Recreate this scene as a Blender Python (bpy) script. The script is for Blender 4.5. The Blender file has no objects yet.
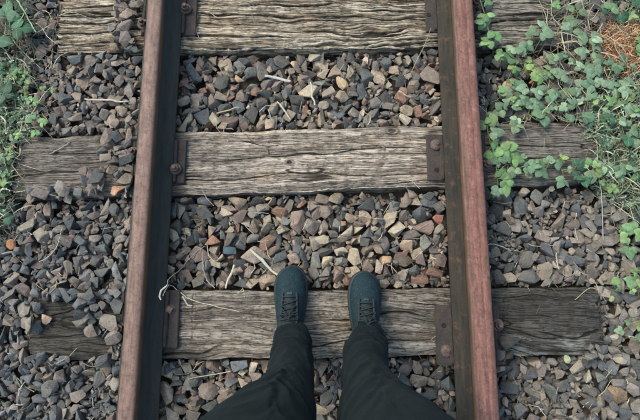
import bpy, bmesh, math, random
import numpy as np
from mathutils import Vector, Matrix, Euler

random.seed(7)
RS = np.random.RandomState(11)
R = math.radians
SC = bpy.context.scene
COL = SC.collection

# ------------------------------------------------------------------ camera, sky, sun, exposure
CAMX, CAMH, TILT, FPX = 0.048, 1.60, R(10.5), 470.0
cam_d = bpy.data.cameras.new("camera")
cam_d.sensor_width = 36.0
cam_d.lens = FPX / 640.0 * 36.0
cam_d.clip_start = 0.02
cam_d.clip_end = 400.0
cam = bpy.data.objects.new("camera", cam_d)
COL.objects.link(cam)
cam.location = (CAMX, 0.0, CAMH)
cam.rotation_euler = (TILT, 0.0, 0.0)
SC.camera = cam

SUN_EL, SUN_AZ = R(52), R(-62)      # azimuth measured from +Y towards +X
world = bpy.data.worlds.new("World")
SC.world = world
world.use_nodes = True
wn = world.node_tree
wn.nodes.clear()
sky = wn.nodes.new("ShaderNodeTexSky")
sky.sky_type = 'NISHITA'
sky.sun_disc = False
sky.sun_elevation = SUN_EL
sky.sun_rotation = SUN_AZ
sky.air_density = 1.0
sky.dust_density = 3.0
sky.ozone_density = 0.5
bg = wn.nodes.new("ShaderNodeBackground")
bg.inputs[1].default_value = 0.15
wo = wn.nodes.new("ShaderNodeOutputWorld")
tint = wn.nodes.new("ShaderNodeMix"); tint.data_type = 'RGBA'; tint.blend_type = 'MULTIPLY'
tint.inputs[0].default_value = 1.0; tint.inputs[7].default_value = (0.95, 1.06, 0.99, 1)      # thin cloud takes the violet out of the blue
wn.links.new(sky.outputs[0], tint.inputs[6])
wn.links.new(tint.outputs[2], bg.inputs[0])
wn.links.new(bg.outputs[0], wo.inputs[0])

sun_d = bpy.data.lights.new("sun", 'SUN')
sun_d.energy = 1.1
sun_d.angle = R(18)
sun_d.color = (1.0, 0.93, 0.80)
sun = bpy.data.objects.new("sun", sun_d)
COL.objects.link(sun)
sd = Vector((math.sin(SUN_AZ) * math.cos(SUN_EL), math.cos(SUN_AZ) * math.cos(SUN_EL), math.sin(SUN_EL)))
sun.rotation_euler = sd.to_track_quat('Z', 'Y').to_euler()
sun.location = sd * 20

SC.view_settings.view_transform = 'Standard'
SC.view_settings.look = 'None'
SC.view_settings.gamma = 1.0
SC.view_settings.exposure = 0.94

# ------------------------------------------------------------------ helpers
def G(px, py, z=0.0):
    """world x, y of the point at height z that lies along a line of sight of the 640x420 photograph"""
    u, v = (px - 320.0) / FPX, (210.0 - py) / FPX
    d = Vector((u, math.sin(TILT) + v * math.cos(TILT), -math.cos(TILT) + v * math.sin(TILT)))
    t = (z - CAMH) / d.z
    return CAMX + d.x * t, d.y * t

def P(x, y, z):
    dep = y * math.sin(TILT) + (CAMH - z) * math.cos(TILT)
    up = y * math.cos(TILT) + (z - CAMH) * math.sin(TILT)
    return 320 + (x - CAMX) / dep * FPX, 210 - up / dep * FPX, dep

def tag(o, label=None, cat=None, group=None, kind=None):
    if label: o["label"] = label
    if cat: o["category"] = cat
    if group: o["group"] = group
    if kind: o["kind"] = kind
    return o

def link(name, me, mat=None, parent=None):
    o = bpy.data.objects.new(name, me)
    COL.objects.link(o)
    if mat is not None and not me.materials:
        me.materials.append(mat)
    if parent is not None:
        o.parent = parent
    return o

def empty(name, loc=(0, 0, 0), rz=0.0):
    o = bpy.data.objects.new(name, None)
    COL.objects.link(o)
    o.location = loc
    o.rotation_euler = (0, 0, rz)
    o.empty_display_size = 0.05
    return o

def bm_mesh(name, bm, smooth=False):
    me = bpy.data.meshes.new(name)
    bm.normal_update()
    bm.to_mesh(me)
    bm.free()
    if smooth:
        me.shade_smooth()
    return me

def np_mesh(name, V, F, smooth=False):
    """V (n,3) array, F (m,k) array of k-gons"""
    me = bpy.data.meshes.new(name)
    V = np.ascontiguousarray(V, dtype=np.float32)
    F = np.ascontiguousarray(F, dtype=np.int32)
    m, k = F.shape
    me.vertices.add(len(V)); me.vertices.foreach_set("co", V.ravel())
    me.loops.add(m * k); me.loops.foreach_set("vertex_index", F.ravel())
    me.polygons.add(m)
    me.polygons.foreach_set("loop_start", np.arange(0, m * k, k, dtype=np.int32))
    me.polygons.foreach_set("loop_total", np.full(m, k, dtype=np.int32))
    me.update(calc_edges=True)
    if smooth:
        me.shade_smooth()
    return me

def set_tone(me, cols):
    a = me.color_attributes.new("tone", 'FLOAT_COLOR', 'POINT')
    c = np.ones((len(me.vertices), 4), dtype=np.float32)
    c[:, :3] = cols
    a.data.foreach_set("color", c.ravel())

def hsh(ix, iy, seed):
    h = (ix.astype(np.int64) * 374761393 + iy.astype(np.int64) * 668265263 + seed * 974634777) & 0xffffffff
    h = ((h ^ (h >> 13)) * 1274126177) & 0xffffffff
    h = (h ^ (h >> 16)) & 0xffffffff
    h = (h * 2246822519) & 0xffffffff
    h = (h ^ (h >> 15)) & 0xffffff
    return h / float(0xffffff)

def vn(x, y, seed=0):
    x = np.asarray(x, dtype=float); y = np.asarray(y, dtype=float)
    x, y = np.broadcast_arrays(x, y)
    ix, iy = np.floor(x), np.floor(y)
    fx, fy = x - ix, y - iy
    fx = fx * fx * fx * (fx * (fx * 6 - 15) + 10); fy = fy * fy * fy * (fy * (fy * 6 - 15) + 10)
    ix = ix.astype(np.int64); iy = iy.astype(np.int64)
    a, b = hsh(ix, iy, seed), hsh(ix + 1, iy, seed)
    c, d = hsh(ix, iy + 1, seed), hsh(ix + 1, iy + 1, seed)
    return (a + (b - a) * fx) + ((c + (d - c) * fx) - (a + (b - a) * fx)) * fy

def fbm(x, y, seed=0, o=4):
    s, a, t = 0.0, 0.5, 0.0
    for i in range(o):
        s = s + a * vn(x * 2 ** i, y * 2 ** i, seed + i * 17)
        t += a; a *= 0.5
    return s / t

def sstep(a, b, x):
    t = np.clip((x - a) / (b - a), 0, 1)
    return t * t * (3 - 2 * t)

def srgb(r, g, b, k=1.0):
    def f(c):
        c = c / 255.0
        return (c / 12.92 if c <= 0.04045 else ((c + 0.055) / 1.055) ** 2.4) * k
    return (f(r), f(g), f(b))

# ------------------------------------------------------------------ materials
def new_mat(name):
    m = bpy.data.materials.new(name)
    m.use_nodes = True
    nt = m.node_tree
    p = nt.nodes["Principled BSDF"]
    return m, nt, p

def nd(nt, kind, **kw):
    n = nt.nodes.new(kind)
    for k, v in kw.items():
        if k.startswith("i_"):
            n.inputs[k[2:].replace("_", " ")].default_value = v
        else:
            setattr(n, k, v)
    return n

def noise_n(nt, vec, scale, detail=4, rough=0.6):
    n = nt.nodes.new("ShaderNodeTexNoise")
    n.inputs["Scale"].default_value = scale
    n.inputs["Detail"].default_value = detail
    n.inputs["Roughness"].default_value = rough
    if vec is not None: nt.links.new(vec, n.inputs["Vector"])
    return n

def ramp(nt, src, stops):
    r = nt.nodes.new("ShaderNodeValToRGB")
    el = r.color_ramp.elements
    while len(el) < len(stops): el.new(0.5)
    for e, (p, c) in zip(el, stops):
        e.position = p
        e.color = (c, c, c, 1) if not isinstance(c, tuple) else (*c, 1)
    nt.links.new(src, r.inputs[0])
    return r

def mixc(nt, a, b, fac, mode='MIX'):
    m = nt.nodes.new("ShaderNodeMix")
    m.data_type = 'RGBA'; m.blend_type = mode
    for sock, val in ((m.inputs[0], fac), (m.inputs[6], a), (m.inputs[7], b)):
        if isinstance(val, (int, float)): sock.default_value = val
        elif isinstance(val, tuple): sock.default_value = (*val, 1)
        else: nt.links.new(val, sock)
    return m.outputs[2]

def bump(nt, h, strength, dist, prev=None):
    b = nt.nodes.new("ShaderNodeBump")
    b.inputs["Strength"].default_value = strength
    b.inputs["Distance"].default_value = dist
    nt.links.new(h, b.inputs["Height"])
    if prev is not None: nt.links.new(prev, b.inputs["Normal"])
    return b.outputs[0]

def tone_source(nt, mode):
    if mode == 'object':
        return nt.nodes.new("ShaderNodeObjectInfo").outputs["Color"]
    a = nt.nodes.new("ShaderNodeAttribute"); a.attribute_name = "tone"
    return a.outputs["Color"]

def stone_mat(name, mode):
    m, nt, p = new_mat(name)
    g = nt.nodes.new("ShaderNodeNewGeometry")
    pos = g.outputs["Position"]
    tone = tone_source(nt, mode)
    n1 = noise_n(nt, pos, 34, 5, 0.65)
    n2 = noise_n(nt, pos, 210, 5, 0.7)
    n3 = noise_n(nt, pos, 900, 2, 0.6)
    r1 = ramp(nt, n1.outputs[0], [(0.28, 0.62), (0.5, 1.0), (0.72, 1.28)])
    r2 = ramp(nt, n2.outputs[0], [(0.3, 0.62), (0.52, 1.0), (0.72, 1.36)])
    c = mixc(nt, tone, r1.outputs[0], 1.0, 'MULTIPLY')
    c = mixc(nt, c, r2.outputs[0], 1.0, 'MULTIPLY')
    # iron stain patches
    st = ramp(nt, noise_n(nt, pos, 22, 3, 0.6).outputs[0], [(0.58, 0.0), (0.76, 0.30)])
    c = mixc(nt, c, srgb(128, 98, 74), st.outputs[0])
    sp = ramp(nt, n3.outputs[0], [(0.58, 0.0), (0.70, 0.32)])
    c = mixc(nt, c, (0.36, 0.33, 0.29), sp.outputs[0])
    nt.links.new(c, p.inputs["Base Color"])
    p.inputs["Roughness"].default_value = 0.86
    p.inputs["Specular IOR Level"].default_value = 0.32
    b = bump(nt, n1.outputs[0], 0.8, 0.008)
    b = bump(nt, n2.outputs[0], 0.9, 0.0028, b)
    nt.links.new(b, p.inputs["Normal"])
    return m

M_STONE_O = stone_mat("stone_single", 'object')
M_STONE_M = stone_mat("stone_mass", 'attr')

def dirt_mat():
    m, nt, p = new_mat("dirt")
    g = nt.nodes.new("ShaderNodeNewGeometry"); pos = g.outputs["Position"]
    n1 = noise_n(nt, pos, 9, 6, 0.7); n2 = noise_n(nt, pos, 140, 5, 0.75)
    r = ramp(nt, n1.outputs[0], [(0.3, srgb(46, 42, 36)), (0.55, srgb(72, 62, 52)), (0.75, srgb(88, 80, 68))])
    r2 = ramp(nt, n2.outputs[0], [(0.3, 0.5), (0.6, 1.1), (0.75, 1.7)])
    nt.links.new(mixc(nt, r.outputs[0], r2.outputs[0], 1.0, 'MULTIPLY'), p.inputs["Base Color"])
    p.inputs["Roughness"].default_value = 0.95
    nt.links.new(bump(nt, n2.outputs[0], 0.9, 0.006), p.inputs["Normal"])
    return m
M_DIRT = dirt_mat()

def wood_mat(name="weathered_wood"):
    m, nt, p = new_mat(name)
    tc = nt.nodes.new("ShaderNodeTexCoord")
    mp = nt.nodes.new("ShaderNodeMapping")
    mp.inputs["Scale"].default_value = (16, 260, 260)
    nt.links.new(tc.outputs["Object"], mp.inputs[0])
    fine = noise_n(nt, mp.outputs[0], 1.0, 5, 0.7)
    mp2 = nt.nodes.new("ShaderNodeMapping")
    mp2.inputs["Scale"].default_value = (60, 900, 900)
    nt.links.new(tc.outputs["Object"], mp2.inputs[0])
    fine2 = noise_n(nt, mp2.outputs[0], 1.0, 3, 0.6)
    blot = noise_n(nt, tc.outputs["Object"], 30, 6, 0.7)
    tone = tone_source(nt, 'attr')
    r1 = ramp(nt, fine.outputs[0], [(0.30, 0.45), (0.47, 0.95), (0.7, 1.22)])
    r2 = ramp(nt, fine2.outputs[0], [(0.3, 0.72), (0.5, 1.0), (0.7, 1.15)])
    r3 = ramp(nt, blot.outputs[0], [(0.3, 0.75), (0.5, 1.0), (0.7, 1.15)])
    c = mixc(nt, tone, r1.outputs[0], 0.85, 'MULTIPLY')
    c = mixc(nt, c, r2.outputs[0], 0.8, 'MULTIPLY')
    c = mixc(nt, c, r3.outputs[0], 0.8, 'MULTIPLY')
    hs = []
    for (sc, gsc, lo, wdt) in (((7, 95, 95), 26, 0.47, 0.030), ((15, 210, 210), 40, 0.50, 0.040), ((5, 60, 60), 18, 0.52, 0.016)):
        mq = nt.nodes.new("ShaderNodeMapping"); mq.inputs["Scale"].default_value = sc
        nt.links.new(tc.outputs["Object"], mq.inputs[0])
        nq = noise_n(nt, mq.outputs[0], 1.0, 2, 0.5); nq.inputs["Distortion"].default_value = 0.35
        v = ramp(nt, nq.outputs[0], [(lo - wdt, 0.0), (lo, 1.0), (lo + wdt, 0.0)])
        gate = ramp(nt, noise_n(nt, tc.outputs["Object"], gsc, 3, 0.6).outputs[0], [(0.42, 0.0), (0.56, 1.0)])
        mu = nd(nt, "ShaderNodeMath", operation='MULTIPLY'); nt.links.new(v.outputs[0], mu.inputs[0]); nt.links.new(gate.outputs[0], mu.inputs[1])
        hs.append(mu.outputs[0])
    mm = nd(nt, "ShaderNodeMath", operation='MAXIMUM'); nt.links.new(hs[0], mm.inputs[0]); nt.links.new(hs[1], mm.inputs[1])
    m3 = nd(nt, "ShaderNodeMath", operation='MAXIMUM'); nt.links.new(mm.outputs[0], m3.inputs[0]); nt.links.new(hs[2], m3.inputs[1])
    vf = nd(nt, "ShaderNodeMath", operation='MULTIPLY'); nt.links.new(m3.outputs[0], vf.inputs[0]); vf.inputs[1].default_value = 0.86
    c = mixc(nt, c, srgb(44, 39, 34), vf.outputs[0])
    vor = noise_n(nt, tc.outputs["Object"], 420, 3, 0.7)
    c = mixc(nt, c, ramp(nt, vor.outputs[0], [(0.32, 0.62), (0.5, 1.0), (0.68, 1.25)]).outputs[0], 0.9, 'MULTIPLY')
    inv = nd(nt, "ShaderNodeMath", operation='SUBTRACT'); inv.inputs[0].default_value = 1.0; nt.links.new(m3.outputs[0], inv.inputs[1])
    nt.links.new(c, p.inputs["Base Color"])
    p.inputs["Roughness"].default_value = 0.9
    p.inputs["Specular IOR Level"].default_value = 0.25
    WOODCRACK = inv.outputs[0]
    b = bump(nt, fine.outputs[0], 0.75, 0.0022)
    b = bump(nt, fine2.outputs[0], 0.4, 0.0008, b)
    b = bump(nt, WOODCRACK, 0.9, 0.002, b)
    nt.links.new(b, p.inputs["Normal"])
    return m
M_WOOD = wood_mat()

def rust_mat(name, base, dark, spot, rough=0.75, scale=1.0, spotamt=0.5, streak=False, metal=0.0, band=None):
    m, nt, p = new_mat(name)
    g = nt.nodes.new("ShaderNodeNewGeometry"); pos = g.outputs["Position"]
    vec = pos
    if streak:
        mp = nt.nodes.new("ShaderNodeMapping"); mp.inputs["Scale"].default_value = (9, 1.0, 3)
        nt.links.new(pos, mp.inputs[0]); vec = mp.outputs[0]
    n1 = noise_n(nt, vec, 12 * scale, 7, 0.7)
    n2 = noise_n(nt, pos, 240 * scale, 5, 0.7)
    n3 = noise_n(nt, pos, 48 * scale, 6, 0.75)
    r = ramp(nt, n1.outputs[0], [(0.33, dark), (0.62, base)])
    s = ramp(nt, n3.outputs[0], [(0.55, 0.0), (0.66, spotamt)])
    c = mixc(nt, r.outputs[0], spot, s.outputs[0])
    r2 = ramp(nt, n2.outputs[0], [(0.3, 0.82), (0.5, 1.0), (0.72, 1.16)])
    c = mixc(nt, c, r2.outputs[0], 1.0, 'MULTIPLY')
    if streak:      # long scuffs along the rail, and pits
        mps = nt.nodes.new("ShaderNodeMapping"); mps.inputs["Scale"].default_value = (120, 9, 60)
        nt.links.new(pos, mps.inputs[0])
        ns_ = noise_n(nt, mps.outputs[0], 1.0, 4, 0.65)
        c = mixc(nt, c, ramp(nt, ns_.outputs[0], [(0.30, 0.72), (0.5, 1.0), (0.70, 1.22)]).outputs[0], 0.45, 'MULTIPLY')
        if band:    # the running band is worn smoother and paler than the rusted edges of the head
            sx_ = nt.nodes.new("ShaderNodeSeparateXYZ"); nt.links.new(pos, sx_.inputs[0])
            wob = nd(nt, "ShaderNodeMath", operation='MULTIPLY_ADD'); nt.links.new(n1.outputs[0], wob.inputs[0]); wob.inputs[1].default_value = 0.016; wob.inputs[2].default_value = -0.008 - band[0]
            ad = nd(nt, "ShaderNodeMath", operation='ADD'); nt.links.new(sx_.outputs[0], ad.inputs[0]); nt.links.new(wob.outputs[0], ad.inputs[1])
            ab_ = nd(nt, "ShaderNodeMath", operation='ABSOLUTE'); nt.links.new(ad.outputs[0], ab_.inputs[0])
            dv = nd(nt, "ShaderNodeMath", operation='DIVIDE'); nt.links.new(ab_.outputs[0], dv.inputs[0]); dv.inputs[1].default_value = band[1]
            c = mixc(nt, c, ramp(nt, dv.outputs[0], [(0.45, 1.12), (0.75, 0.92), (1.0, 0.62)]).outputs[0], 1.0, 'MULTIPLY')
            blot = noise_n(nt, pos, 55, 7, 0.8)
            c = mixc(nt, c, ramp(nt, blot.outputs[0], [(0.36, 0.60), (0.5, 1.0), (0.64, 1.22)]).outputs[0], 0.9, 'MULTIPLY')
        pit = noise_n(nt, pos, 95, 2, 0.5)
        pf = ramp(nt, pit.outputs[0], [(0.66, 0.0), (0.72, 0.75)])
        c = mixc(nt, c, srgb(58, 42, 36), pf.outputs[0])
    nt.links.new(c, p.inputs["Base Color"])
    p.inputs["Roughness"].default_value = rough
    p.inputs["Metallic"].default_value = metal
    b = bump(nt, n3.outputs[0], 0.35, 0.0018)
    b = bump(nt, n2.outputs[0], 0.5, 0.0007, b)
    nt.links.new(b, p.inputs["Normal"])
    return m

M_HEAD_L = rust_mat("rail_top_rust_dusty", srgb(122, 94, 84), srgb(84, 63, 55), srgb(70, 48, 40), 0.66, 1.0, 0.55, True, band=(-0.530, 0.026))
M_HEAD_R = rust_mat("rail_top_rust_rose", srgb(130, 87, 76), srgb(92, 60, 51), srgb(142, 112, 102), 0.62, 1.0, 0.5, True, band=(0.551, 0.030))
M_CORNER = rust_mat("rail_gauge_face_rust", srgb(92, 66, 48), srgb(60, 46, 36), srgb(120, 84, 54), 0.8, 1.0, 0.5, True)
M_WEB_L = rust_mat("rail_web_dark", srgb(50, 50, 45), srgb(34, 37, 35), srgb(70, 60, 50), 0.8, 1.0, 0.25, True)  # mottled near-black green-brown for the left foot and web
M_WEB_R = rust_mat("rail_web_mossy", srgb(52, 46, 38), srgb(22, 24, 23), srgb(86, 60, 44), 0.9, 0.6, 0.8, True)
M_PLATE = rust_mat("plate_rust", srgb(66, 56, 52), srgb(42, 42, 42), srgb(92, 66, 56), 0.9, 2.0, 0.6)
M_BOLT = rust_mat("bolt_rust", srgb(98, 78, 70), srgb(64, 54, 50), srgb(150, 126, 112), 0.7, 3.0, 0.5)
M_HOLE = rust_mat("bolt_hole_shade", srgb(30, 28, 26), srgb(22, 20, 20), srgb(40, 34, 30), 0.95, 3.0, 0.4)  # near-black disc: the shade inside an open hole, put into the colour

def leaf_mat():
    m, nt, p = new_mat("leaf")
    tone = tone_source(nt, 'object')
    tc = nt.nodes.new("ShaderNodeTexCoord")
    sep = nt.nodes.new("ShaderNodeSeparateXYZ"); nt.links.new(tc.outputs["Object"], sep.inputs[0])
    # midrib and side veins from the leaf's own unit coordinates (leaf runs 0..1 along y)
    ab = nd(nt, "ShaderNodeMath", operation='ABSOLUTE'); nt.links.new(sep.outputs[0], ab.inputs[0])
    mid = ramp(nt, ab.outputs[0], [(0.0, 1.0), (0.035, 0.0)])
    k = nd(nt, "ShaderNodeMath", operation='MULTIPLY_ADD'); nt.links.new(ab.outputs[0], k.inputs[0])
    k.inputs[1].default_value = -0.9; nt.links.new(sep.outputs[1], k.inputs[2])
    w = nd(nt, "ShaderNodeMath", operation='MULTIPLY'); nt.links.new(k.outputs[0], w.inputs[0]); w.inputs[1].default_value = 44
    sn = nd(nt, "ShaderNodeMath", operation='SINE'); nt.links.new(w.outputs[0], sn.inputs[0])
    side = ramp(nt, sn.outputs[0], [(0.80, 0.0), (1.0, 0.5)])
    mx = nd(nt, "ShaderNodeMath", operation='MAXIMUM'); nt.links.new(mid.outputs[0], mx.inputs[0]); nt.links.new(side.outputs[0], mx.inputs[1])
    ge = nt.nodes.new("ShaderNodeNewGeometry")
    n = noise_n(nt, ge.outputs["Position"], 90, 4, 0.6)
    r = ramp(nt, n.outputs[0], [(0.3, 0.72), (0.5, 1.0), (0.7, 1.25)])
    c = mixc(nt, tone, r.outputs[0], 1.0, 'MULTIPLY')
    vf = nd(nt, "ShaderNodeMath", operation='MULTIPLY'); nt.links.new(mx.outputs[0], vf.inputs[0]); vf.inputs[1].default_value = 0.35
    c = mixc(nt, c, (0.42, 0.52, 0.36), vf.outputs[0])
    br = ramp(nt, noise_n(nt, ge.outputs["Position"], 45, 3, 0.6).outputs[0], [(0.64, 0.0), (0.72, 0.7)])
    c = mixc(nt, c, srgb(150, 132, 88), br.outputs[0])
    nt.links.new(c, p.inputs["Base Color"])
    p.inputs["Roughness"].default_value = 0.6
    p.inputs["Specular IOR Level"].default_value = 0.4
    nt.links.new(bump(nt, mx.outputs[0], 0.3, 0.01), p.inputs["Normal"])
    tr = nt.nodes.new("ShaderNodeBsdfTranslucent"); nt.links.new(c, tr.inputs[0])
    ms = nt.nodes.new("ShaderNodeMixShader"); ms.inputs[0].default_value = 0.22
    nt.links.new(p.outputs[0], ms.inputs[1]); nt.links.new(tr.outputs[0], ms.inputs[2])
    nt.links.new(ms.outputs[0], nt.nodes["Material Output"].inputs[0])
    return m
M_LEAF = leaf_mat()

def fibre_mat(name, col, mode=None, rough=0.8):
    m, nt, p = new_mat(name)
    g = nt.nodes.new("ShaderNodeNewGeometry")
    n = noise_n(nt, g.outputs["Position"], 160, 4, 0.7)
    r = ramp(nt, n.outputs[0], [(0.3, 0.68), (0.5, 1.0), (0.72, 1.28)])
    base = tone_source(nt, mode) if mode else col
    nt.links.new(mixc(nt, base, r.outputs[0], 1.0, 'MULTIPLY'), p.inputs["Base Color"])
    p.inputs["Roughness"].default_value = rough
    nt.links.new(bump(nt, n.outputs[0], 0.5, 0.001), p.inputs["Normal"])
    return m
M_FIBRE = fibre_mat("plant_fibre", None, 'attr')
M_TWIG = fibre_mat("twig_wood", None, 'object')
M_STEM = fibre_mat("vine_stem", srgb(118, 128, 84))

# ------------------------------------------------------------------ the layout of the track
RAILX = {'left': -0.530, 'right': 0.547}
SLEEPERS = [  # name, y centre, x0, x1, rotation deg, half width, style
    ('A', 1.022, -0.938, 0.952, 0.75, 0.113),
    ('B', 0.480, -1.030, 1.037, 1.75, 0.113),
    ('C', -0.086, -0.915, 0.985, 0.45, 0.110),
    ('D', -0.660, -0.97, 0.96, -0.5, 0.112),
    ('E', 1.600, -0.95, 0.97, 0.3, 0.112),
]
PLATE_T = 0.012

# ------------------------------------------------------------------ ground sheet
def target_level(x, y):
    """the level the top of the ballast reaches"""
    ax = np.abs(x - 0.01)
    t = np.where(ax < 0.53, -0.034, -0.012 - 0.10 * np.clip(ax - 1.0, 0, 3))
    t = t + 0.022 * (fbm(x * 3.0 + 9, y * 3.0 + 4, 5, 3) - 0.5)
    t = np.where((x > 0.53), t - 0.016, t)
    return t

def ground():
    xs = np.concatenate([[-120, -40, -12, -5, -3], np.arange(-2.2, 2.31, 0.04), [3, 5, 12, 40, 120]])
    ys = np.concatenate([[-120, -40, -12, -5, -2.5], np.arange(-1.2, 2.21, 0.04), [3, 5, 12, 40, 120]])
    X, Y = np.meshgrid(xs, ys, indexing='ij')
    Z = np.minimum(target_level(X, Y), 0.0) - 0.062 + 0.012 * (vn(X * 9, Y * 9, 2) - 0.5)
    Z = np.maximum(Z, -0.32)
    n, m = X.shape
    idx = np.arange(n * m).reshape(n, m)
    F = np.stack([idx[:-1, :-1], idx[1:, :-1], idx[1:, 1:], idx[:-1, 1:]], -1).reshape(-1, 4)
    me = np_mesh("ground", np.stack([X, Y, Z], -1).reshape(-1, 3), F, True)
    o = link("ground", me, M_DIRT)
    tag(o, "dark brown earth below the ballast and the weeds", kind="structure")
    return o
ground()

# ------------------------------------------------------------------ sleepers
def sleeper_fields(style, X, Y, hw, x0, x1):
    """height (m, negative in cracks) and colour on the top surface, in the sleeper's own coordinates"""
    s = {'A': 3, 'B': 31, 'C': 57, 'D': 75, 'E': 93}[style]
    def lines(Yw, period, seed, wid, gfx, th, wob):
        """long splits along the grain: how deep (0..1) each point lies in one"""
        ph = Yw / period + wob * fbm(X * 2.3, Yw * 14, seed, 3)
        k = np.floor(ph)
        d = np.abs(ph - k - 0.5) * period
        gate = sstep(th, th + 0.22, vn(X * gfx + k * 7.31, k * 1.7 + 0.5, seed + 3))
        w = wid * (0.35 + 0.9 * gate) * (0.6 + 0.8 * vn(X * 45, k * 3.3, seed + 4))
        return (1 - sstep(w * 0.35, w, d)) * gate
    if style in 'AE':
        amp, coarse, fine, depth, fines = 0.017, 0.021, 0.0085, 0.010, 0.0035
    elif style == 'B':
        amp, coarse, fine, depth, fines = 0.008, 0.041, 0.0090, 0.0050, 0.0014
    else:
        amp, coarse, fine, depth, fines = 0.021, 0.045, 0.0110, 0.0060, 0.0018
    warp = (fbm(X * 3.6, Y * 8.0, s, 3) - 0.5) * amp * 2.4 + (fbm(X * 13, Y * 26, s + 5, 2) - 0.5) * amp * (0.75 if style in 'AE' else 0.42)
    if style == 'C':
        warp = warp + 0.05 * X * sstep(-0.1, 0.4, X)
    yy = Y + warp
    crack = np.maximum(lines(yy, coarse, s + 9, 0.0034 if style in 'AE' else 0.0020, 3.0, 0.42, 1.9),
                       lines(yy + 0.007, coarse * 1.37, s + 14, 0.0028 if style in 'AE' else 0.0017, 4.6, 0.50, 2.3))
    crack2 = np.maximum(lines(yy, fine, s + 23, 0.0014, 9.5, 0.42, 2.4), lines(yy + 0.002, fine * 0.72, s + 28, 0.0012, 11.0, 0.42, 2.6))
    bands = fbm(X * 2.0, yy * 44, s + 50, 3) - 0.5
    h = -depth * crack - fines * crack2 + bands * (0.011 if style in 'AE' else 0.0028)
    h += (fbm(X * 5, Y * 9, s + 60, 3) - 0.5) * 0.006
    c = np.clip(crack + (0.72 if style in 'AE' else 0.6) * crack2, 0, 1)
    # transverse splits
    if style in 'BC':
        pos = {'B': [(-0.13, 0.045, 0.03)], 'C': [(-0.375, 0.02, 0.09), (0.66, 0.03, 0.05)]}[style]
        for (xc, yc, ln) in pos:
            d = np.abs(X - xc - (vn(Y * 34 + xc * 50, Y * 0 + 1, s + 70) - 0.5) * 0.008)
            k = 0.75 * (1 - sstep(0.0003, 0.0030, d)) * sstep(0.25, 0.5, vn(Y * 70, X * 0 + xc, s + 71)) * (1 - sstep(ln * 0.8, ln, np.abs(Y - yc)))
            h -= 0.005 * k; c = np.maximum(c, k)
    # a knot or two
    for (xc, yc, r) in {'A': [(0.66, 0.035, 0.014), (-0.40, 0.10, 0.010)], 'B': [(-0.06, -0.01, 0.007), (0.31, 0.095, 0.01)], 'C': [(0.16, -0.02, 0.008)], 'D': [], 'E': []}[style]:
        d = np.sqrt(((X - xc) / 1.5) ** 2 + (Y - yc) ** 2)
        k = (1 - sstep(r * 0.7, r * 1.15, d)); ring = np.exp(-((d - r * 1.5) / (r * 0.35)) ** 2)
        h -= 0.007 * k; c = np.clip(c + k * 0.9 + ring * 0.5, 0, 1)
    # large steps where slivers of the top have broken away
    sl = fbm(X * 2.2 + 3, yy * 34, s + 80, 3)
    step = sstep(0.60, 0.64, sl)
    h -= step * (0.006 if style in 'AE' else 0.003)
    # colour
    pale = {'A': srgb(204, 188, 166), 'E': srgb(190, 176, 156), 'B': srgb(194, 178, 163), 'C': srgb(158, 146, 134), 'D': srgb(150, 142, 130)}[style]
    mid = {'A': srgb(160, 140, 118), 'E': srgb(150, 132, 110), 'B': srgb(154, 140, 127), 'C': srgb(118, 108, 99), 'D': srgb(110, 102, 92)}[style]
    dark = srgb(52, 46, 40)
    gry = srgb(112, 110, 104)
    a = sstep(0.30, 0.66, fbm(X * 3, yy * 80, s + 90, 3))
    col = np.array(mid) + (np.array(pale) - np.array(mid)) * a[..., None]
    gm = sstep(0.45, 0.7, fbm(X * 2.4 + 11, Y * 6, s + 99, 4))
    col = col + (np.array(gry) - col) * (gm * (0.22 if style in 'AE' else 0.35))[..., None]
    # ends outside the rails are darker, greyer and dirtier
    out = sstep(0.44, 0.60, np.abs(X))
    k = {'A': 0.12, 'E': 0.2, 'B': 0.74, 'C': 0.92, 'D': 0.5}[style]
    if style == 'A':
        k = np.where(X > 0, 0.55, 0.05)
    blot = 0.65 + 0.5 * sstep(0.3, 0.65, fbm(X * 9, yy * 30, s + 111, 4))
    dk = np.array({'A': srgb(132, 130, 122), 'B': srgb(108, 103, 97)}.get(style, srgb(70, 68, 64)))
    col = col + (dk * blot[..., None] - col) * (out * k)[..., None]
    if style == 'C':
        # darker patches at the left third and a dark sunken sliver at the right
        dm = sstep(0.36, 0.62, fbm(X * 4.2, Y * 9, s + 121, 4)) * sstep(-0.26, -0.36, X) * sstep(0.03, -0.01, Y)
        col = col + (np.array(srgb(78, 74, 68)) - col) * (0.8 * dm)[..., None]
        dd = np.abs((Y - 0.020) + (X - 0.36) * 0.10)
        sl2 = (1 - sstep(0.018, 0.027, dd + 0.02 * (fbm(X * 12, Y * 12, 4, 3) - 0.5))) * sstep(0.23, 0.28, X) * sstep(0.47, 0.43, X)
        col = col + (np.array(srgb(92, 90, 84)) - col) * (0.8 * sl2)[..., None]
        h -= sl2 * 0.008
        pw = sstep(0.55, 0.66, fbm(X * 9, yy * 60, s + 140, 4)) * sstep(0.6, 0.7, X) * sstep(-0.02, -0.07, Y)
        col = col + (np.array(srgb(150, 150, 144)) - col) * (0.6 * pw)[..., None]
    # darker brown blotches along the rails
    edge = np.exp(-((np.abs(X) - 0.455) / 0.04) ** 2)
    col = col + (np.array(srgb(70, 64, 56)) - col) * (0.65 * edge * sstep(0.3, 0.6, fbm(X * 22, Y * 22, s + 130, 3)))[..., None]
    col = col + (np.array(dark) * 0.6 - col) * (np.clip(c, 0, 1) ** 0.8 * 0.92)[..., None]
    # faint orange staining
    og = sstep(0.62, 0.75, fbm(X * 7, Y * 18, s + 150, 4))
    col = col + (np.array(srgb(178, 138, 100)) - col) * (0.16 * og * (1 - out))[..., None]
    return h, col

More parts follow.
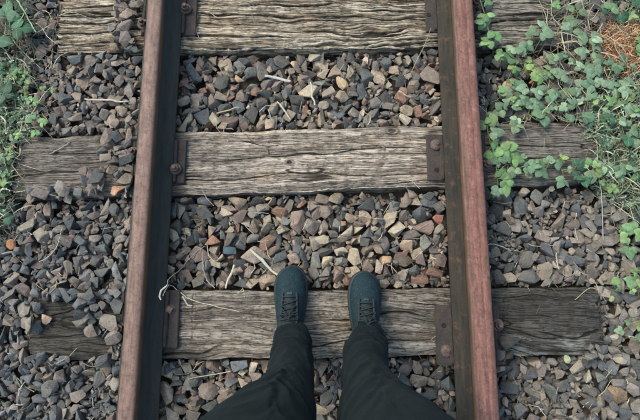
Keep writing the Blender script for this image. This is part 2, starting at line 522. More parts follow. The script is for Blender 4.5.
def build_sleeper(style, yc, x0, x1, rot, hw, label):
    L = x1 - x0
    hi = style in 'ABC'
    dx = 0.0029 if hi else 0.012
    nx = int(L / dx)
    nt_ = 184 if hi else 24
    ns = 14 if hi else 5
    height = 0.13
    # cross-section parameter: far side (bottom->top), top, near side (top->bottom)
    top = np.linspace(hw, -hw, nt_)
    vy = np.concatenate([np.full(ns, hw), top, np.full(ns, -hw)])
    vz = np.concatenate([np.linspace(-height, -0.004, ns), np.zeros(nt_), np.linspace(-0.004, -height, ns)])
    xs = np.linspace(x0, x1, nx)
    X, Yp = np.meshgrid(xs, vy, indexing='ij')
    _, Zp = np.meshgrid(xs, vz, indexing='ij')
    s = {'A': 3, 'B': 31, 'C': 57, 'D': 75, 'E': 93}[style]
    # sides continue the surface pattern by using y + depth as the unrolled coordinate
    U = np.where(Zp < -0.001, Yp + np.sign(Yp) * (-Zp), Yp)
    h, col = sleeper_fields(style, X, U, hw, x0, x1)
    # edges: rounded and chewed, different along the length
    rad = 0.012 + 0.02 * fbm(X * 6, np.sign(Yp) * 3.0, s + 200, 3)
    chew = 0.007 * (fbm(X * 9, np.sign(Yp) * 5.0 + 20, s + 210, 4) - 0.5) * 2
    e = hw - np.abs(Yp)
    istop = Zp > -0.001
    drop = np.where(istop, -0.55 * rad * (1 - sstep(0, 1, e / rad)), -0.55 * rad * np.clip(1 + Zp / 0.05, 0, 1))
    V = np.zeros(X.shape + (3,))
    wgt = sstep(0.5, 1.0, np.abs(Yp) / hw)
    V[..., 0] = X
    V[..., 1] = Yp + np.where(istop, 0, np.sign(Yp) * h * 1.2) + np.sign(Yp) * chew * wgt
    V[..., 2] = Zp + drop + np.where(istop, h, 0)
    # slight bow of the beam plus sag of its ends
    V[..., 1] += 0.006 * (fbm(X * 1.3, X * 0, s + 220, 2) - 0.5)
    # jagged ends
    for sg, xe in ((-1, x0), (1, x1)):
        t = sstep(0.10, 0.0, np.abs(X - xe))
        V[..., 0] += t * sg * 0.030 * (fbm(U * 55, U * 0 + sg, s + 230, 3) - 0.6)
        V[..., 2] -= t * t * 0.006
    n, m = X.shape
    idx = np.arange(n * m).reshape(n, m)
    F = np.stack([idx[:-1, :-1], idx[:-1, 1:], idx[1:, 1:], idx[1:, :-1]], -1).reshape(-1, 4)
    verts = V.reshape(-1, 3)
    cols = col.reshape(-1, 3)
    # end faces: rings shrinking inwards
    faces = [F]
    for side, ring in ((0, idx[0]), (1, idx[-1])):
        prev = ring
        base = verts[ring]
        cen = base.mean(0)
        for k in range(1, 4):
            f = 1 - k / 4.0
            nv = cen + (base - cen) * np.array([1, f, f])
            nv[:, 0] += (-1 if side == 0 else 1) * (0.004 * (RS.rand(len(base)) - 0.3))
            start = len(verts)
            verts = np.vstack([verts, nv])
            cols = np.vstack([cols, np.tile(np.array(srgb(96, 90, 82)), (len(base), 1)) * (0.6 + 0.6 * RS.rand(len(base), 1))])
            cur = np.arange(start, start + len(base))
            q = np.stack([prev[:-1], cur[:-1], cur[1:], prev[1:]], -1)
            faces.append(q if side == 1 else q[:, ::-1])
            prev = cur
    me = np_mesh("sleeper", verts, np.vstack(faces), True)
    set_tone(me, cols)
    o = link("sleeper", me, M_WOOD)
    o.location = (0, yc, 0)
    o.rotation_euler = (0, 0, R(rot))
    tag(o, label, "sleeper", "wooden sleepers under the rails")
    return o

SL_LABEL = {
    'A': "deeply grooved pale timber sleeper at the top edge, farthest in view from the shoes",
    'B': "pale weathered timber sleeper across the middle, next one ahead of the shoes",
    'C': "cracked grey brown timber sleeper that the person stands on, with sunken dark ends",
    'D': "timber sleeper behind the person's heels, out of the photo",
    'E': "timber sleeper beyond the grooved one, out of the photo",
}
for (st, yc, x0, x1, rot, hw) in SLEEPERS:
    build_sleeper(st, yc, x0, x1, rot, hw, SL_LABEL[st])

# ------------------------------------------------------------------ rails
def rail(side):
    xc = RAILX[side]
    sg = 1 if side == 'left' else -1          # direction towards the middle of the track
    zb, zt = PLATE_T, PLATE_T + 0.105
    hb = 0.026 if side == 'left' else 0.033   # half width of the head
    off = 0.0
    # profile from inner foot edge, over the head, to the outer foot edge  (u towards the gauge side, z, material)
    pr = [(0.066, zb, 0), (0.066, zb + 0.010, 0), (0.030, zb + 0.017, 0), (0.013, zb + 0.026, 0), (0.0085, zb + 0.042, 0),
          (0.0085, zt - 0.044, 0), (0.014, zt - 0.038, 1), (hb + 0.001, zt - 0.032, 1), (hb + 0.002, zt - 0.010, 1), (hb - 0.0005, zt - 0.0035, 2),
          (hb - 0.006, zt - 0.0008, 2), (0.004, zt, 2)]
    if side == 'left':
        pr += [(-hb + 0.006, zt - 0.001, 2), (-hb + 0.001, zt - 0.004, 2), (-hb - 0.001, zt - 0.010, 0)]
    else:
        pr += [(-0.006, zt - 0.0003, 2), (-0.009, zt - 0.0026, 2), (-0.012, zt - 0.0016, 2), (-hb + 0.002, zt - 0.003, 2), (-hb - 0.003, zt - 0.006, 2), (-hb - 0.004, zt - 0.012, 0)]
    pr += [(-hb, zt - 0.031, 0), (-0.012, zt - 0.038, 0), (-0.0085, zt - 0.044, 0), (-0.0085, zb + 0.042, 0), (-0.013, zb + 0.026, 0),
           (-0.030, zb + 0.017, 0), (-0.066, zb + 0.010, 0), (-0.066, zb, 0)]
    ys = np.arange(-2.2, 4.2, 0.012)
    K = len(pr)
    V = np.zeros((len(ys), K, 3))
    for j, (u, z, mt) in enumerate(pr):
        w = 0.0009 * (fbm(ys * 26, ys * 0 + j * 3.1, 7 + j, 3) - 0.5) * 2
        if side == 'right' and mt == 2:
            w = w * 1.5
        V[:, j, 0] = xc + sg * (u + w)
        V[:, j, 1] = ys
        V[:, j, 2] = z + (0.0008 * (fbm(ys * 21, ys * 0 + j, 90 + j, 3) - 0.5) if z > zb + 0.001 else 0)
    idx = np.arange(len(ys) * K).reshape(len(ys), K)
    nxt = np.roll(idx, -1, axis=1)
    F = np.stack([idx[:-1], nxt[:-1], nxt[1:], idx[1:]], -1)
    if sg > 0:
        F = F[..., ::-1]
    caps = []
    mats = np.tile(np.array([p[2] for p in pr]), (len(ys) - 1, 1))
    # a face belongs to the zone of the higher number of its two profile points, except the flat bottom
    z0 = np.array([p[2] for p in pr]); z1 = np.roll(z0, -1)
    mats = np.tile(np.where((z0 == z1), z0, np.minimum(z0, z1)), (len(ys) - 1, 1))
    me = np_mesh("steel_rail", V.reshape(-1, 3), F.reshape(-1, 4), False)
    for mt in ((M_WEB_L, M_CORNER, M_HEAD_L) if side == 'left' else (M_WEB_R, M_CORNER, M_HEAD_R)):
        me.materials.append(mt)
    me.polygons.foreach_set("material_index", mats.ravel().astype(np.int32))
    me.update()
    bm = bmesh.new(); bm.from_mesh(me)
    for e in (0, -1):
        bm.verts.ensure_lookup_table()
        bm.faces.new([bm.verts[i] for i in idx[e]])
    bmesh.ops.recalc_face_normals(bm, faces=bm.faces)
    bm.to_mesh(me); bm.free()
    o = link("steel_rail", me)
    tag(o, {'left': "narrow topped steel rail on the left with dusty brown head and black inner flank",
            'right': "broad topped steel rail on the right with rose coloured rust and mossy inner flank"}[side],
        "rail", "steel rails on the sleepers")
    return o
rail('left'); rail('right')

# ------------------------------------------------------------------ tie plates with their bolts
def bev_box(bm, sx, sy, sz, cx, cy, cz, b=0.002, rz=0.0):
    r = bmesh.ops.create_cube(bm, size=1.0)
    vs = r['verts']
    M = Matrix.Translation((cx, cy, cz)) @ Matrix.Rotation(rz, 4, 'Z') @ Matrix.Diagonal((sx, sy, sz, 1))
    bmesh.ops.transform(bm, matrix=M, verts=vs)
    es = list({e for v in vs for e in v.link_edges})
    bmesh.ops.bevel(bm, geom=es, offset=b, segments=2, affect='EDGES', profile=0.6)

def bolt_mesh(kind):
    bm = bmesh.new()
    if kind == 'hex':
        bmesh.ops.create_cone(bm, cap_ends=True, segments=6, radius1=0.0145, radius2=0.0138, depth=0.014, matrix=Matrix.Translation((0, 0, 0.010)))
        bmesh.ops.create_cone(bm, cap_ends=True, segments=16, radius1=0.021, radius2=0.019, depth=0.004, matrix=Matrix.Translation((0, 0, 0.002)))
        bmesh.ops.create_cone(bm, cap_ends=True, segments=12, radius1=0.0078, radius2=0.0066, depth=0.014, matrix=Matrix.Translation((0, 0, 0.022)))
    elif kind == 'square':
        bev_box(bm, 0.020, 0.020, 0.012, 0, 0, 0.008, 0.002, 0.7)
        bmesh.ops.create_cone(bm, cap_ends=True, segments=14, radius1=0.018, radius2=0.013, depth=0.004, matrix=Matrix.Translation((0, 0, 0.001)))
    elif kind == 'round':
        bmesh.ops.create_uvsphere(bm, u_segments=18, v_segments=10, radius=0.021, matrix=Matrix.Translation((0, 0, 0.002)) @ Matrix.Diagonal((1, 1, 0.55, 1)))
        bev_box(bm, 0.012, 0.012, 0.010, 0.002, 0, 0.013, 0.0022, 0.4)
    elif kind == 'hole':
        bmesh.ops.create_cone(bm, cap_ends=True, segments=14, radius1=0.0085, radius2=0.0080, depth=0.0016, matrix=Matrix.Translation((0, 0, 0.0004)))
    return bm_mesh("bolt", bm, kind == 'round')
BOLTS = {k: bolt_mesh(k) for k in ('hex', 'square', 'round', 'hole')}
for k, me in BOLTS.items():
    me.materials.append(M_HOLE if k == 'hole' else M_BOLT)

def tie_plate(side, ypl, bolts, label, ly=0.158, inner=0.112, outer=0.085, rot=0.0):
    xc = RAILX[side]; sg = 1 if side == 'left' else -1
    root = empty("tie_plate", (xc, ypl, 0.0), R(rot))
    bm = bmesh.new()
    x0, x1 = (-outer, inner) if sg > 0 else (-inner, outer)
    bev_box(bm, x1 - x0, ly, PLATE_T + 0.004, (x0 + x1) / 2, 0, (PLATE_T - 0.004) / 2, 0.003)
    # low shoulders either side of the rail foot
    for u in (0.0725, -0.0725):
        bev_box(bm, 0.010, ly * 0.96, 0.012, u, 0, PLATE_T + 0.005, 0.003)
    bmesh.ops.subdivide_edges(bm, edges=bm.edges, cuts=1)
    bmesh.ops.subdivide_edges(bm, edges=bm.edges, cuts=1)
    for v in bm.verts:
        v.co.x += random.uniform(-1, 1) * 0.0011
        v.co.y += random.uniform(-1, 1) * 0.0016
        v.co.z += random.uniform(-1, 1) * 0.0007
    o = link("plate", bm_mesh("plate", bm), M_PLATE, root)
    for kind, u, dy in bolts:
        name = "bolt_hole" if kind == 'hole' else "bolt"
        b = link(name, BOLTS[kind], None, root)
        b.location = (u * sg, dy, PLATE_T + (0.0004 if kind == 'hole' else (0.008 if abs(u) < 0.083 else 0.0)))
        b.rotation_euler = (0, 0, random.uniform(0, 1))
    tag(root, label, "rail plate", "steel plates holding the rails to the sleepers")
    return root
tie_plate('left', 1.030, [('hex', 0.080, 0.022), ('hex', -0.075, -0.04)], "dark plate with a bright nut, at the left rail on the deeply grooved sleeper", inner=0.118)
tie_plate('left', 0.468, [('hex', 0.076, -0.030), ('hex', -0.075, 0.03)], "dark plate with a small worn bolt, at the left rail on the middle sleeper", inner=0.106)
tie_plate('left', -0.070, [('square', 0.083, 0.030), ('hex', -0.075, -0.03)], "dark plate with a small square bolt head, left of the left shoe", inner=0.112, ly=0.185)
tie_plate('right', 1.045, [('hole', 0.095, -0.012), ('hex', -0.080, 0.03)], "rusty plate with an empty hole, at the right rail on the deeply grooved sleeper", inner=0.104)
tie_plate('right', 0.482, [('round', 0.090, 0.045), ('hole', 0.092, -0.045), ('hex', -0.080, -0.03)], "rusty plate with bolt and empty hole, at the right rail on the middle sleeper", inner=0.122, ly=0.165)
tie_plate('right', -0.120, [('round', 0.086, -0.052), ('hole', 0.092, 0.028), ('hex', -0.082, 0.03)], "rusty plate with a big round bolt head, right of the right shoe", inner=0.118, outer=0.092, ly=0.190)
for st, yc in (('D', -0.66), ('E', 1.60)):
    for side in ('left', 'right'):
        w = "behind the heels" if st == 'D' else "past the top edge"
        tie_plate(side, yc, [('hex', 0.085, 0.03), ('hex', -0.075, -0.03)], "rusty plate under the %s rail %s, out of the photo" % (side, w))

# ------------------------------------------------------------------ crushed stone: prototypes
def make_proto(seed):
    r = random.Random(seed)
    kind = seed % 4
    pts = []
    n = r.randint(7, 12)
    for i in range(n):
        v = Vector((r.gauss(0, 1), r.gauss(0, 1), r.gauss(0, 1))).normalized()
        if kind != 3:                                  # push towards a blocky outline
            mx = max(abs(v.x), abs(v.y), abs(v.z))
            v = v.lerp(v / mx, r.uniform(0.1, 0.6))
        pts.append(v)
    ax = (1.0, r.uniform(0.58, 0.95), r.uniform(0.38, 0.72))
    bm = bmesh.new()
    for v in pts:
        bm.verts.new((v.x * ax[0], v.y * ax[1], v.z * ax[2]))
    res = bmesh.ops.convex_hull(bm, input=bm.verts)
    junk = [g for g in res['geom_interior'] if isinstance(g, bmesh.types.BMVert)]
    if junk: bmesh.ops.delete(bm, geom=junk, context='VERTS')
    bmesh.ops.dissolve_limit(bm, angle_limit=R(9), verts=bm.verts, edges=bm.edges)
    bmesh.ops.triangulate(bm, faces=bm.faces)
    bmesh.ops.recalc_face_normals(bm, faces=bm.faces)
    mxl = max(v.co.length for v in bm.verts)
    for v in bm.verts: v.co /= mxl
    bm.normal_update()
    planes = [(f.normal.copy(), f.normal.dot(f.verts[0].co)) for f in bm.faces]
    bmesh.ops.dissolve_limit(bm, angle_limit=R(2), verts=bm.verts, edges=bm.edges)
    bmesh.ops.bevel(bm, geom=list(bm.edges), offset=0.045, segments=1, affect='EDGES', profile=0.5, clamp_overlap=True)
    bmesh.ops.triangulate(bm, faces=bm.faces)
    me = bm_mesh("stone", bm, True)
    me.set_sharp_from_angle(angle=R(24))
    V = np.array([v.co[:] for v in me.vertices]); F = np.array([p.vertices[:] for p in me.polygons])
    N = np.array([p[0][:] for p in planes]); D = np.array([p[1] for p in planes])
    return me, V, F, N, D

NP = 44
PROTO = [make_proto(i + 100) for i in range(NP)]
for pr in PROTO:
    pr[0].materials.append(M_STONE_O)

CELL = 0.004
GX0, GX1, GY0, GY1 = -1.75, 1.85, -0.80, 1.70
NXc, NYc = int((GX1 - GX0) / CELL), int((GY1 - GY0) / CELL)
gx = GX0 + (np.arange(NXc) + 0.5) * CELL
gy = GY0 + (np.arange(NYc) + 0.5) * CELL
GXX, GYY = np.meshgrid(gx, gy, indexing='ij')
TGT = target_level(GXX, GYY)
H = TGT - 0.060
ONS = np.zeros(H.shape, dtype=bool)
for (st, yc, x0, x1, rot, hw) in SLEEPERS:
    c, s = math.cos(R(rot)), math.sin(R(rot))
    lx = GXX * c + (GYY - yc) * s
    ly = -GXX * s + (GYY - yc) * c
    m = (lx > x0 - 0.004) & (lx < x1 + 0.004) & (np.abs(ly) < hw + 0.003)
    ONS |= m
    H[m] = 0.0
RAILM = np.zeros(H.shape, dtype=bool)
for xr in RAILX.values():
    m = np.abs(GXX - xr) < 0.068
    RAILM |= m
    H[m & ONS] = 0.03
    H[(np.abs(GXX - xr) < 0.046)] = 0.30
    m = np.abs(np.abs(GXX - xr) - 0.085) < 0.03
    TGT[m] += 0.010

# where the photo shows stones lying on the sleepers (pixel boxes in the photograph turned into ground boxes)
ALLOW = np.zeros(H.shape, dtype=bool)
def allow(px0, py0, px1, py1, p=1.0):
    xa, ya = G(px0, py1, 0.0); xb, yb = G(px1, py0, 0.0)
    m = (GXX > xa) & (GXX < xb) & (GYY > ya) & (GYY < yb)
    nz = vn(GXX * 19, GYY * 19, 77) < p
    global ALLOW
    ALLOW |= (m & nz & ONS)
allow(112, -10, 140, 60, 0.80)
allow(100, 132, 134, 205, 0.80)
allow(84, 172, 140, 210, 0.75)
allow(30, 190, 100, 210, 0.7)
allow(78, 285, 134, 332, 0.55)
allow(112, 285, 134, 370, 0.8)
allow(18, 285, 44, 330, 0.7)
allow(26, 285, 110, 298, 0.85)
allow(26, 356, 134, 372, 0.6)
allow(476, -10, 486, 60, 0.7)
allow(498, 340, 506, 370, 0.9)
allow(540, 345, 606, 362, 0.35)

LIN = lambda *a: np.array(srgb(*a))
PAL_IN = [LIN(156, 140, 124), LIN(144, 130, 117), LIN(126, 113, 104), LIN(112, 105, 100), LIN(98, 100, 99), LIN(88, 95, 98), LIN(136, 120, 107), LIN(152, 135, 118), LIN(86, 85, 82), LIN(116, 100, 92), LIN(176, 161, 141), LIN(104, 97, 92), LIN(80, 90, 95), LIN(132, 104, 90), LIN(120, 116, 110)]
PAL_L = [LIN(98, 102, 104), LIN(90, 96, 100), LIN(112, 112, 110), LIN(124, 114, 106), LIN(82, 90, 96), LIN(116, 104, 98), LIN(104, 100, 98), LIN(142, 132, 122), LIN(80, 88, 92), LIN(128, 120, 112)]
PAL_R = [LIN(130, 122, 114), LIN(144, 132, 120), LIN(114, 110, 106), LIN(98, 102, 102), LIN(122, 110, 102), LIN(86, 92, 94), LIN(152, 140, 126), LIN(108, 102, 96), LIN(80, 86, 90)]
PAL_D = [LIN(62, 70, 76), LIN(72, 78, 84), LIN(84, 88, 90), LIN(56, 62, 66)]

def stone_colour(x, y):
    if abs(x) < 0.53:
        pal = PAL_IN
    elif x < 0:
        pal = PAL_L
    else:
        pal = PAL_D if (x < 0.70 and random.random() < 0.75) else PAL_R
    c = pal[random.randrange(len(pal))].copy()
    if x < -0.53:
        w = min(1.0, max(0.0, (y - 0.1) / 0.5))
        if random.random() < w * 0.5: c = PAL_IN[random.choice([1, 2, 3, 6, 9])].copy()
    if c[2] > c[0]: c = c * 0.5 + np.array([c.mean() * 1.06, c.mean(), c.mean() * 0.97]) * 0.5
    c *= random.uniform(0.82, 1.20)
    if x < -0.53: c = c * np.array([1.01, 1.0, 1.0])
    c *= np.array([random.uniform(0.95, 1.05), 1.0, random.uniform(0.95, 1.05)])
    return c

placed = []      # (proto, pos, rotation matrix, size, colour)
def try_stone(x, y, s, cand=6, lift=0.010, spread=1.2, force=False, proto=None, tilt=0.35, rots=1, check=True, yaw=None, colour=None, keep=True, proud=None):
    best = None
    for _ in range(rots):
        pi = random.randrange(NP) if proto is None else proto
        N, D = PROTO[pi][3], PROTO[pi][4]
        e = Euler((random.gauss(0, tilt), random.gauss(0, tilt), random.uniform(0, 6.283) if yaw is None else yaw))
        if random.random() < 0.5: e.x += math.pi
        Rm = np.array(e.to_matrix())
        N2 = N @ Rm.T
        k = int(math.ceil(s / CELL))
        ax = np.arange(-k, k + 1) * CELL
        A, B = np.meshgrid(ax, ax, indexing='ij')
        nz = N2[:, 2]
        up_i = nz > 0.02; lo_i = nz < -0.02
        def plane(i):
            return (D[i][:, None, None] * s - N2[i, 0][:, None, None] * A - N2[i, 1][:, None, None] * B) / nz[i][:, None, None]
        up = plane(up_i).min(0); lo = plane(lo_i).max(0)
        msk = up > lo
        if not msk.any(): continue
        for c in range(cand):
            xx = x + (random.uniform(-1, 1) * s * spread if c else 0)
            yy = y + (random.uniform(-1, 1) * s * spread if c else 0)
            i = int((xx - GX0) / CELL); j = int((yy - GY0) / CELL)
            if i - k < 0 or j - k < 0 or i + k + 1 >= NXc or j + k + 1 >= NYc: continue
            if check and ONS[i, j] and not ALLOW[i, j]: continue
            Hw = H[i - k:i + k + 1, j - k:j + k + 1]
            g = (Hw - lo)[msk]
            z = g.max() - 0.10 * s
            if best is None or z < best[0]:
                best = (z, i, j, pi, Rm, k, up, msk)
    if best is None: return None
    z, i, j, pi, Rm, k, up, msk = best
    if proud is not None and not ONS[i, j]: z = TGT[i, j] + proud - up[msk].max()
    top = (z + up[msk]).max()
    lim = (TGT[i, j] + lift) if not ONS[i, j] else 0.004 + 1.45 * s
    if not force and top > lim: return None
    Hw = H[i - k:i + k + 1, j - k:j + k + 1]
    H[i - k:i + k + 1, j - k:j + k + 1] = np.where(msk, np.maximum(Hw, z + up), Hw)
    px, py = GX0 + (i + 0.5) * CELL, GY0 + (j + 0.5) * CELL
    rec = (pi, (px, py, z), Rm, s, stone_colour(px, py) if colour is None else np.array(colour))
    if keep: placed.append(rec)
    return rec

def size_at(x):
    if abs(x) < 0.53: return random.choice([0.024, 0.030, 0.035, 0.040]) * random.uniform(0.9, 1.15)
    if x < 0: return random.choice([0.018, 0.023, 0.027, 0.032]) * random.uniform(0.9, 1.15)
    return random.choice([0.020, 0.025, 0.029, 0.033]) * random.uniform(0.9, 1.15)

# loose stones lying on the sleepers or standing out by colour: things of their own
LOOSE = [
    (48, 318, 0.022, srgb(176, 150, 128), "pale tan stone lying alone on the dark left end of the sleeper stood on"),
    (90, 170, 0.020, srgb(140, 118, 108), "brown stone lying on the left end of the middle sleeper"),
    (58, 186, 0.016, srgb(72, 92, 106), "small blue grey stone on the near edge of the middle sleeper's left end"),
    (120, 192, 0.034, srgb(178, 134, 112), "large salmon coloured stone against the left rail below the middle sleeper"),
    (101, 181, 0.024, srgb(168, 142, 120), "tan stone on the middle sleeper's end, just left of the salmon stone"),
    (66, 199, 0.022, srgb(160, 150, 140), "pale grey stone under the near edge of the middle sleeper's left end"),
    (11, 243, 0.022, srgb(156, 104, 76), "orange brown stone at the left edge of the photo"),
    (239, 74, 0.024, srgb(178, 148, 118), "small tan oblong stone in the upper bay, near the grooved sleeper"),
    (296, 64, 0.031, srgb(178, 152, 132), "tall pinkish tan stone in the upper bay just below the grooved sleeper"),
    (343, 79, 0.031, srgb(186, 162, 130), "broad pale tan stone at the centre of the upper bay"),
    (212, 241, 0.036, srgb(156, 116, 98), "reddish tan triangular stone in the lower bay near the left rail"),
    (227, 253, 0.030, srgb(76, 92, 102), "flat blue grey stone in the lower bay, above the left shoe's left side"),
    (397, 226, 0.038, srgb(178, 164, 144), "largest pale cream stone in the lower bay, right of the centre"),
    (386, 260, 0.030, srgb(178, 146, 118), "warm tan stone just above and right of the right shoe's toe"),
    (439, 217, 0.028, srgb(150, 100, 84), "upright red brown stone against the right rail in the lower bay"),
    (511, 82, 0.030, srgb(172, 150, 134), "pinkish pale stone among leaves beyond the right rail"),
    (537, 77, 0.026, srgb(150, 110, 80), "orange brown stone beside leaves on the right, below the grooved sleeper"),
    (567, 219, 0.040, srgb(150, 134, 118), "wide buff stone in the right hand ballast below the middle sleeper"),
    (620, 397, 0.040, srgb(140, 118, 94), "big brown rounded stone in the lower right corner"),
    (237, 368, 0.036, srgb(112, 116, 118), "flat blue grey slab of stone beside the left trouser leg"),
]
for k, (px, py, s, c, lab) in enumerate(LOOSE):
    lx_, ly_ = G(px, py, 0.0)
    rec = try_stone(lx_, ly_, s, cand=5, rots=3, spread=0.22, force=True, check=False, colour=c, tilt=0.25, keep=False, proud=0.016, proto=(7 * k + 3) % NP)
    if rec is None: continue
    pi, pos, Rm, sz, cc = rec
    o = link("loose_stone", PROTO[pi][0])
    M = Matrix(Rm.tolist()).to_4x4()
    o.matrix_world = Matrix.Translation(pos) @ M @ Matrix.Diagonal((sz, sz, sz, 1))
    o.color = (*[float(v) for v in cc], 1)
    tag(o, lab, "stone", "loose stones that stand out in the ballast")

def box_rand(): return random.uniform(GX0 + 0.05, GX1 - 0.05), random.uniform(GY0 + 0.05, GY1 - 0.05)
n_try = 0
for it in range(14000):                # the bed of larger stones
    x, y = box_rand()
    try_stone(x, y, size_at(x) * 1.08, cand=7, lift=0.018)
for it in range(22000):               # middling stones where the bed is still low
    x, y = box_rand()
    i = int((x - GX0) / CELL); j = int((y - GY0) / CELL)
    if H[i, j] > TGT[i, j] - 0.016 and not ALLOW[i, j]: continue
    try_stone(x, y, random.uniform(0.010, 0.020), cand=6, lift=0.010)
_ai, _aj = np.where(ALLOW)
for it in range(2000):                # stones spilled onto the sleepers beside the rails
    q = random.randrange(len(_ai))
    x = GX0 + (_ai[q] + 0.5) * CELL; y = GY0 + (_aj[q] + 0.5) * CELL
    try_stone(x, y, random.uniform(0.010, 0.022), cand=4, lift=0.02)
for it in range(30000):                # chips in the gaps
    x, y = box_rand()
    i = int((x - GX0) / CELL); j = int((y - GY0) / CELL)
    if H[i, j] > TGT[i, j] - 0.013: continue
    try_stone(x, y, random.uniform(0.006, 0.011), cand=4, lift=0.0)
print("stones placed:", len(placed))

def surf(x, y, r=1):
    i = int((x - GX0) / CELL); j = int((y - GY0) / CELL)
    if i < r or j < r or i >= NXc - r or j >= NYc - r:
        return float(target_level(np.array(x), np.array(y))) - 0.04
    return float(H[i - r:i + r + 1, j - r:j + r + 1].max())

def GS(px, py, lift=0.0):
    """the point of the built surface seen at a pixel of the photograph"""
    z = 0.0
    for _ in range(4):
        x, y = G(px, py, z)
        z = min(surf(x, y), 0.02) + lift
    x, y = G(px, py, z)
    return Vector((x, y, z))

# the ballast: a bed (structure) whose most visible stones are parts, the rest one joined part
def ballast():
    n_x = np.arange(-1.72, 1.82, 0.02); n_y = np.arange(-0.78, 1.68, 0.02)
    X, Y = np.meshgrid(n_x, n_y, indexing='ij')
    Z = target_level(X, Y) - 0.052 + 0.006 * (vn(X * 40, Y * 40, 8) - 0.5)
    n, m = X.shape
    idx = np.arange(n * m).reshape(n, m)
    F = np.stack([idx[:-1, :-1], idx[1:, :-1], idx[1:, 1:], idx[:-1, 1:]], -1).reshape(-1, 4)
    bed = link("ballast_bed", np_mesh("ballast_bed", np.stack([X, Y, Z], -1).reshape(-1, 3), F, True), M_DIRT)
    tag(bed, "bed of crushed stone ballast between and beside the sleepers", kind="structure")
    # rank by size in the picture, and by how much of the stone lies at the top of the heap
    score = []
    for q, (pi, pos, Rm, s, c) in enumerate(placed):
        px, py, dep = P(*pos)
        hid = 0.0
        if not (-6 < px < 646 and -6 < py < 426): hid = 1.0
        if 270 < px < 312 and 268 < py < 430: hid = 1.0
        if 343 < px < 388 and 274 < py < 430: hid = 1.0
        i = int((pos[0] - GX0) / CELL); j = int((pos[1] - GY0) / CELL)
        k = max(1, int(s * 0.5 / CELL))
        cover = max(0.0, float(H[i - k:i + k + 1, j - k:j + k + 1].mean()) - (pos[2] + 0.45 * s))
        score.append((-(s / dep) * (0.0 if hid else 1.0) + cover * 2.0, q))
    score.sort()
    own = set(q for _, q in score[:299])
    for q in own:
        pi, pos, Rm, s, c = placed[q]
        o = link("stone", PROTO[pi][0], None, bed)
        o.matrix_world = Matrix.Translation(pos) @ Matrix(Rm.tolist()).to_4x4() @ Matrix.Diagonal((s, s, s, 1))
        o.color = (*[float(v) for v in c], 1)
    Vs, Fs, Cs, off = [], [], [], 0
    for q, (pi, pos, Rm, s, c) in enumerate(placed):
        if q in own: continue
        V, Fp = PROTO[pi][1], PROTO[pi][2]
        Vs.append((V * s) @ Rm.T + np.array(pos)); Fs.append(Fp + off); off += len(V)
        Cs.append(np.tile(c, (len(V), 1)))
    me = np_mesh("stones", np.vstack(Vs), np.vstack(Fs), True)
    me.set_sharp_from_angle(angle=R(24))
    set_tone(me, np.vstack(Cs))
    o = link("stones", me, M_STONE_M, bed)
    tag(o, kind="stuff")
    print("stone tris", len(me.polygons))
ballast()

# ------------------------------------------------------------------ tubes and blades
def tube_np(pts, radii, seg=6):
    pts = [Vector(p) for p in pts]
    rings = []
    for i, p in enumerate(pts):
        t = (pts[min(i + 1, len(pts) - 1)] - pts[max(i - 1, 0)]).normalized()
        a = t.cross(Vector((0, 0, 1)))
        if a.length < 1e-3: a = t.cross(Vector((1, 0, 0)))
        a.normalize(); b = t.cross(a)
        r = radii[i] if hasattr(radii, '__len__') else radii
        rings.append([p + a * (math.cos(6.2832 * k / seg) * r) + b * (math.sin(6.2832 * k / seg) * r) for k in range(seg)])
    V = [v[:] for r in rings for v in r]
    F = []
    for i in range(len(rings) - 1):
        for k in range(seg):
            F.append((i * seg + k, i * seg + (k + 1) % seg, (i + 1) * seg + (k + 1) % seg, (i + 1) * seg + k))
    return V, F

def smooth_path(pts, sub=4):
    pts = [Vector(p) for p in pts]
    if len(pts) < 3: 
        return [pts[0].lerp(pts[-1], i / sub) for i in range(sub + 1)]
    out = []
    for i in range(len(pts) - 1):
        p0 = pts[max(i - 1, 0)]; p1 = pts[i]; p2 = pts[i + 1]; p3 = pts[min(i + 2, len(pts) - 1)]
        for k in range(sub):
            t = k / sub
            out.append(0.5 * ((2 * p1) + (p2 - p0) * t + (2 * p0 - 5 * p1 + 4 * p2 - p3) * t * t + (3 * p1 - p0 - 3 * p2 + p3) * t ** 3))
    out.append(pts[-1])
    return out

class Soup:
    """collects tubes and blades of one object"""
    def __init__(s): s.V, s.F, s.C = [], [], []
    def add(s, V, F, col):
        o = len(s.V)
        s.V += list(V); s.F += [tuple(i + o for i in f) for f in F]
        s.C += [tuple(col)] * len(V)
    def tube(s, pts, r, col, seg=5): s.add(*tube_np(pts, r, seg), col)
    def blade(s, pts, w, col, fold=0.25):
        n = len(pts); V, F = [], []
        for i, p in enumerate(pts):
            t = (pts[min(i + 1, n - 1)] - pts[max(i - 1, 0)]).normalized()
            a = t.cross(Vector((0, 0, 1)))
            if a.length < 1e-3: a = Vector((1, 0, 0))
            a.normalize()
            u = i / (n - 1)
            ww = w * (0.55 + 0.45 * math.sin(min(1, u * 2.2) * 1.57)) * (1 - u ** 3) + 0.0002
            V += [(p - a * ww)[:], (p + Vector((0, 0, -ww * fold * 2)))[:], (p + a * ww)[:]]
        for i in range(n - 1):
            for k in (0, 1):
                F.append((i * 3 + k, i * 3 + k + 1, i * 3 + k + 4, i * 3 + k + 3))
        s.add(V, F, col)
    def build(s, name, mat, parent=None):
        me = np_mesh(name, np.array(s.V), np.array(s.F), True)
        set_tone(me, np.array(s.C))
        return link(name, me, mat, parent)

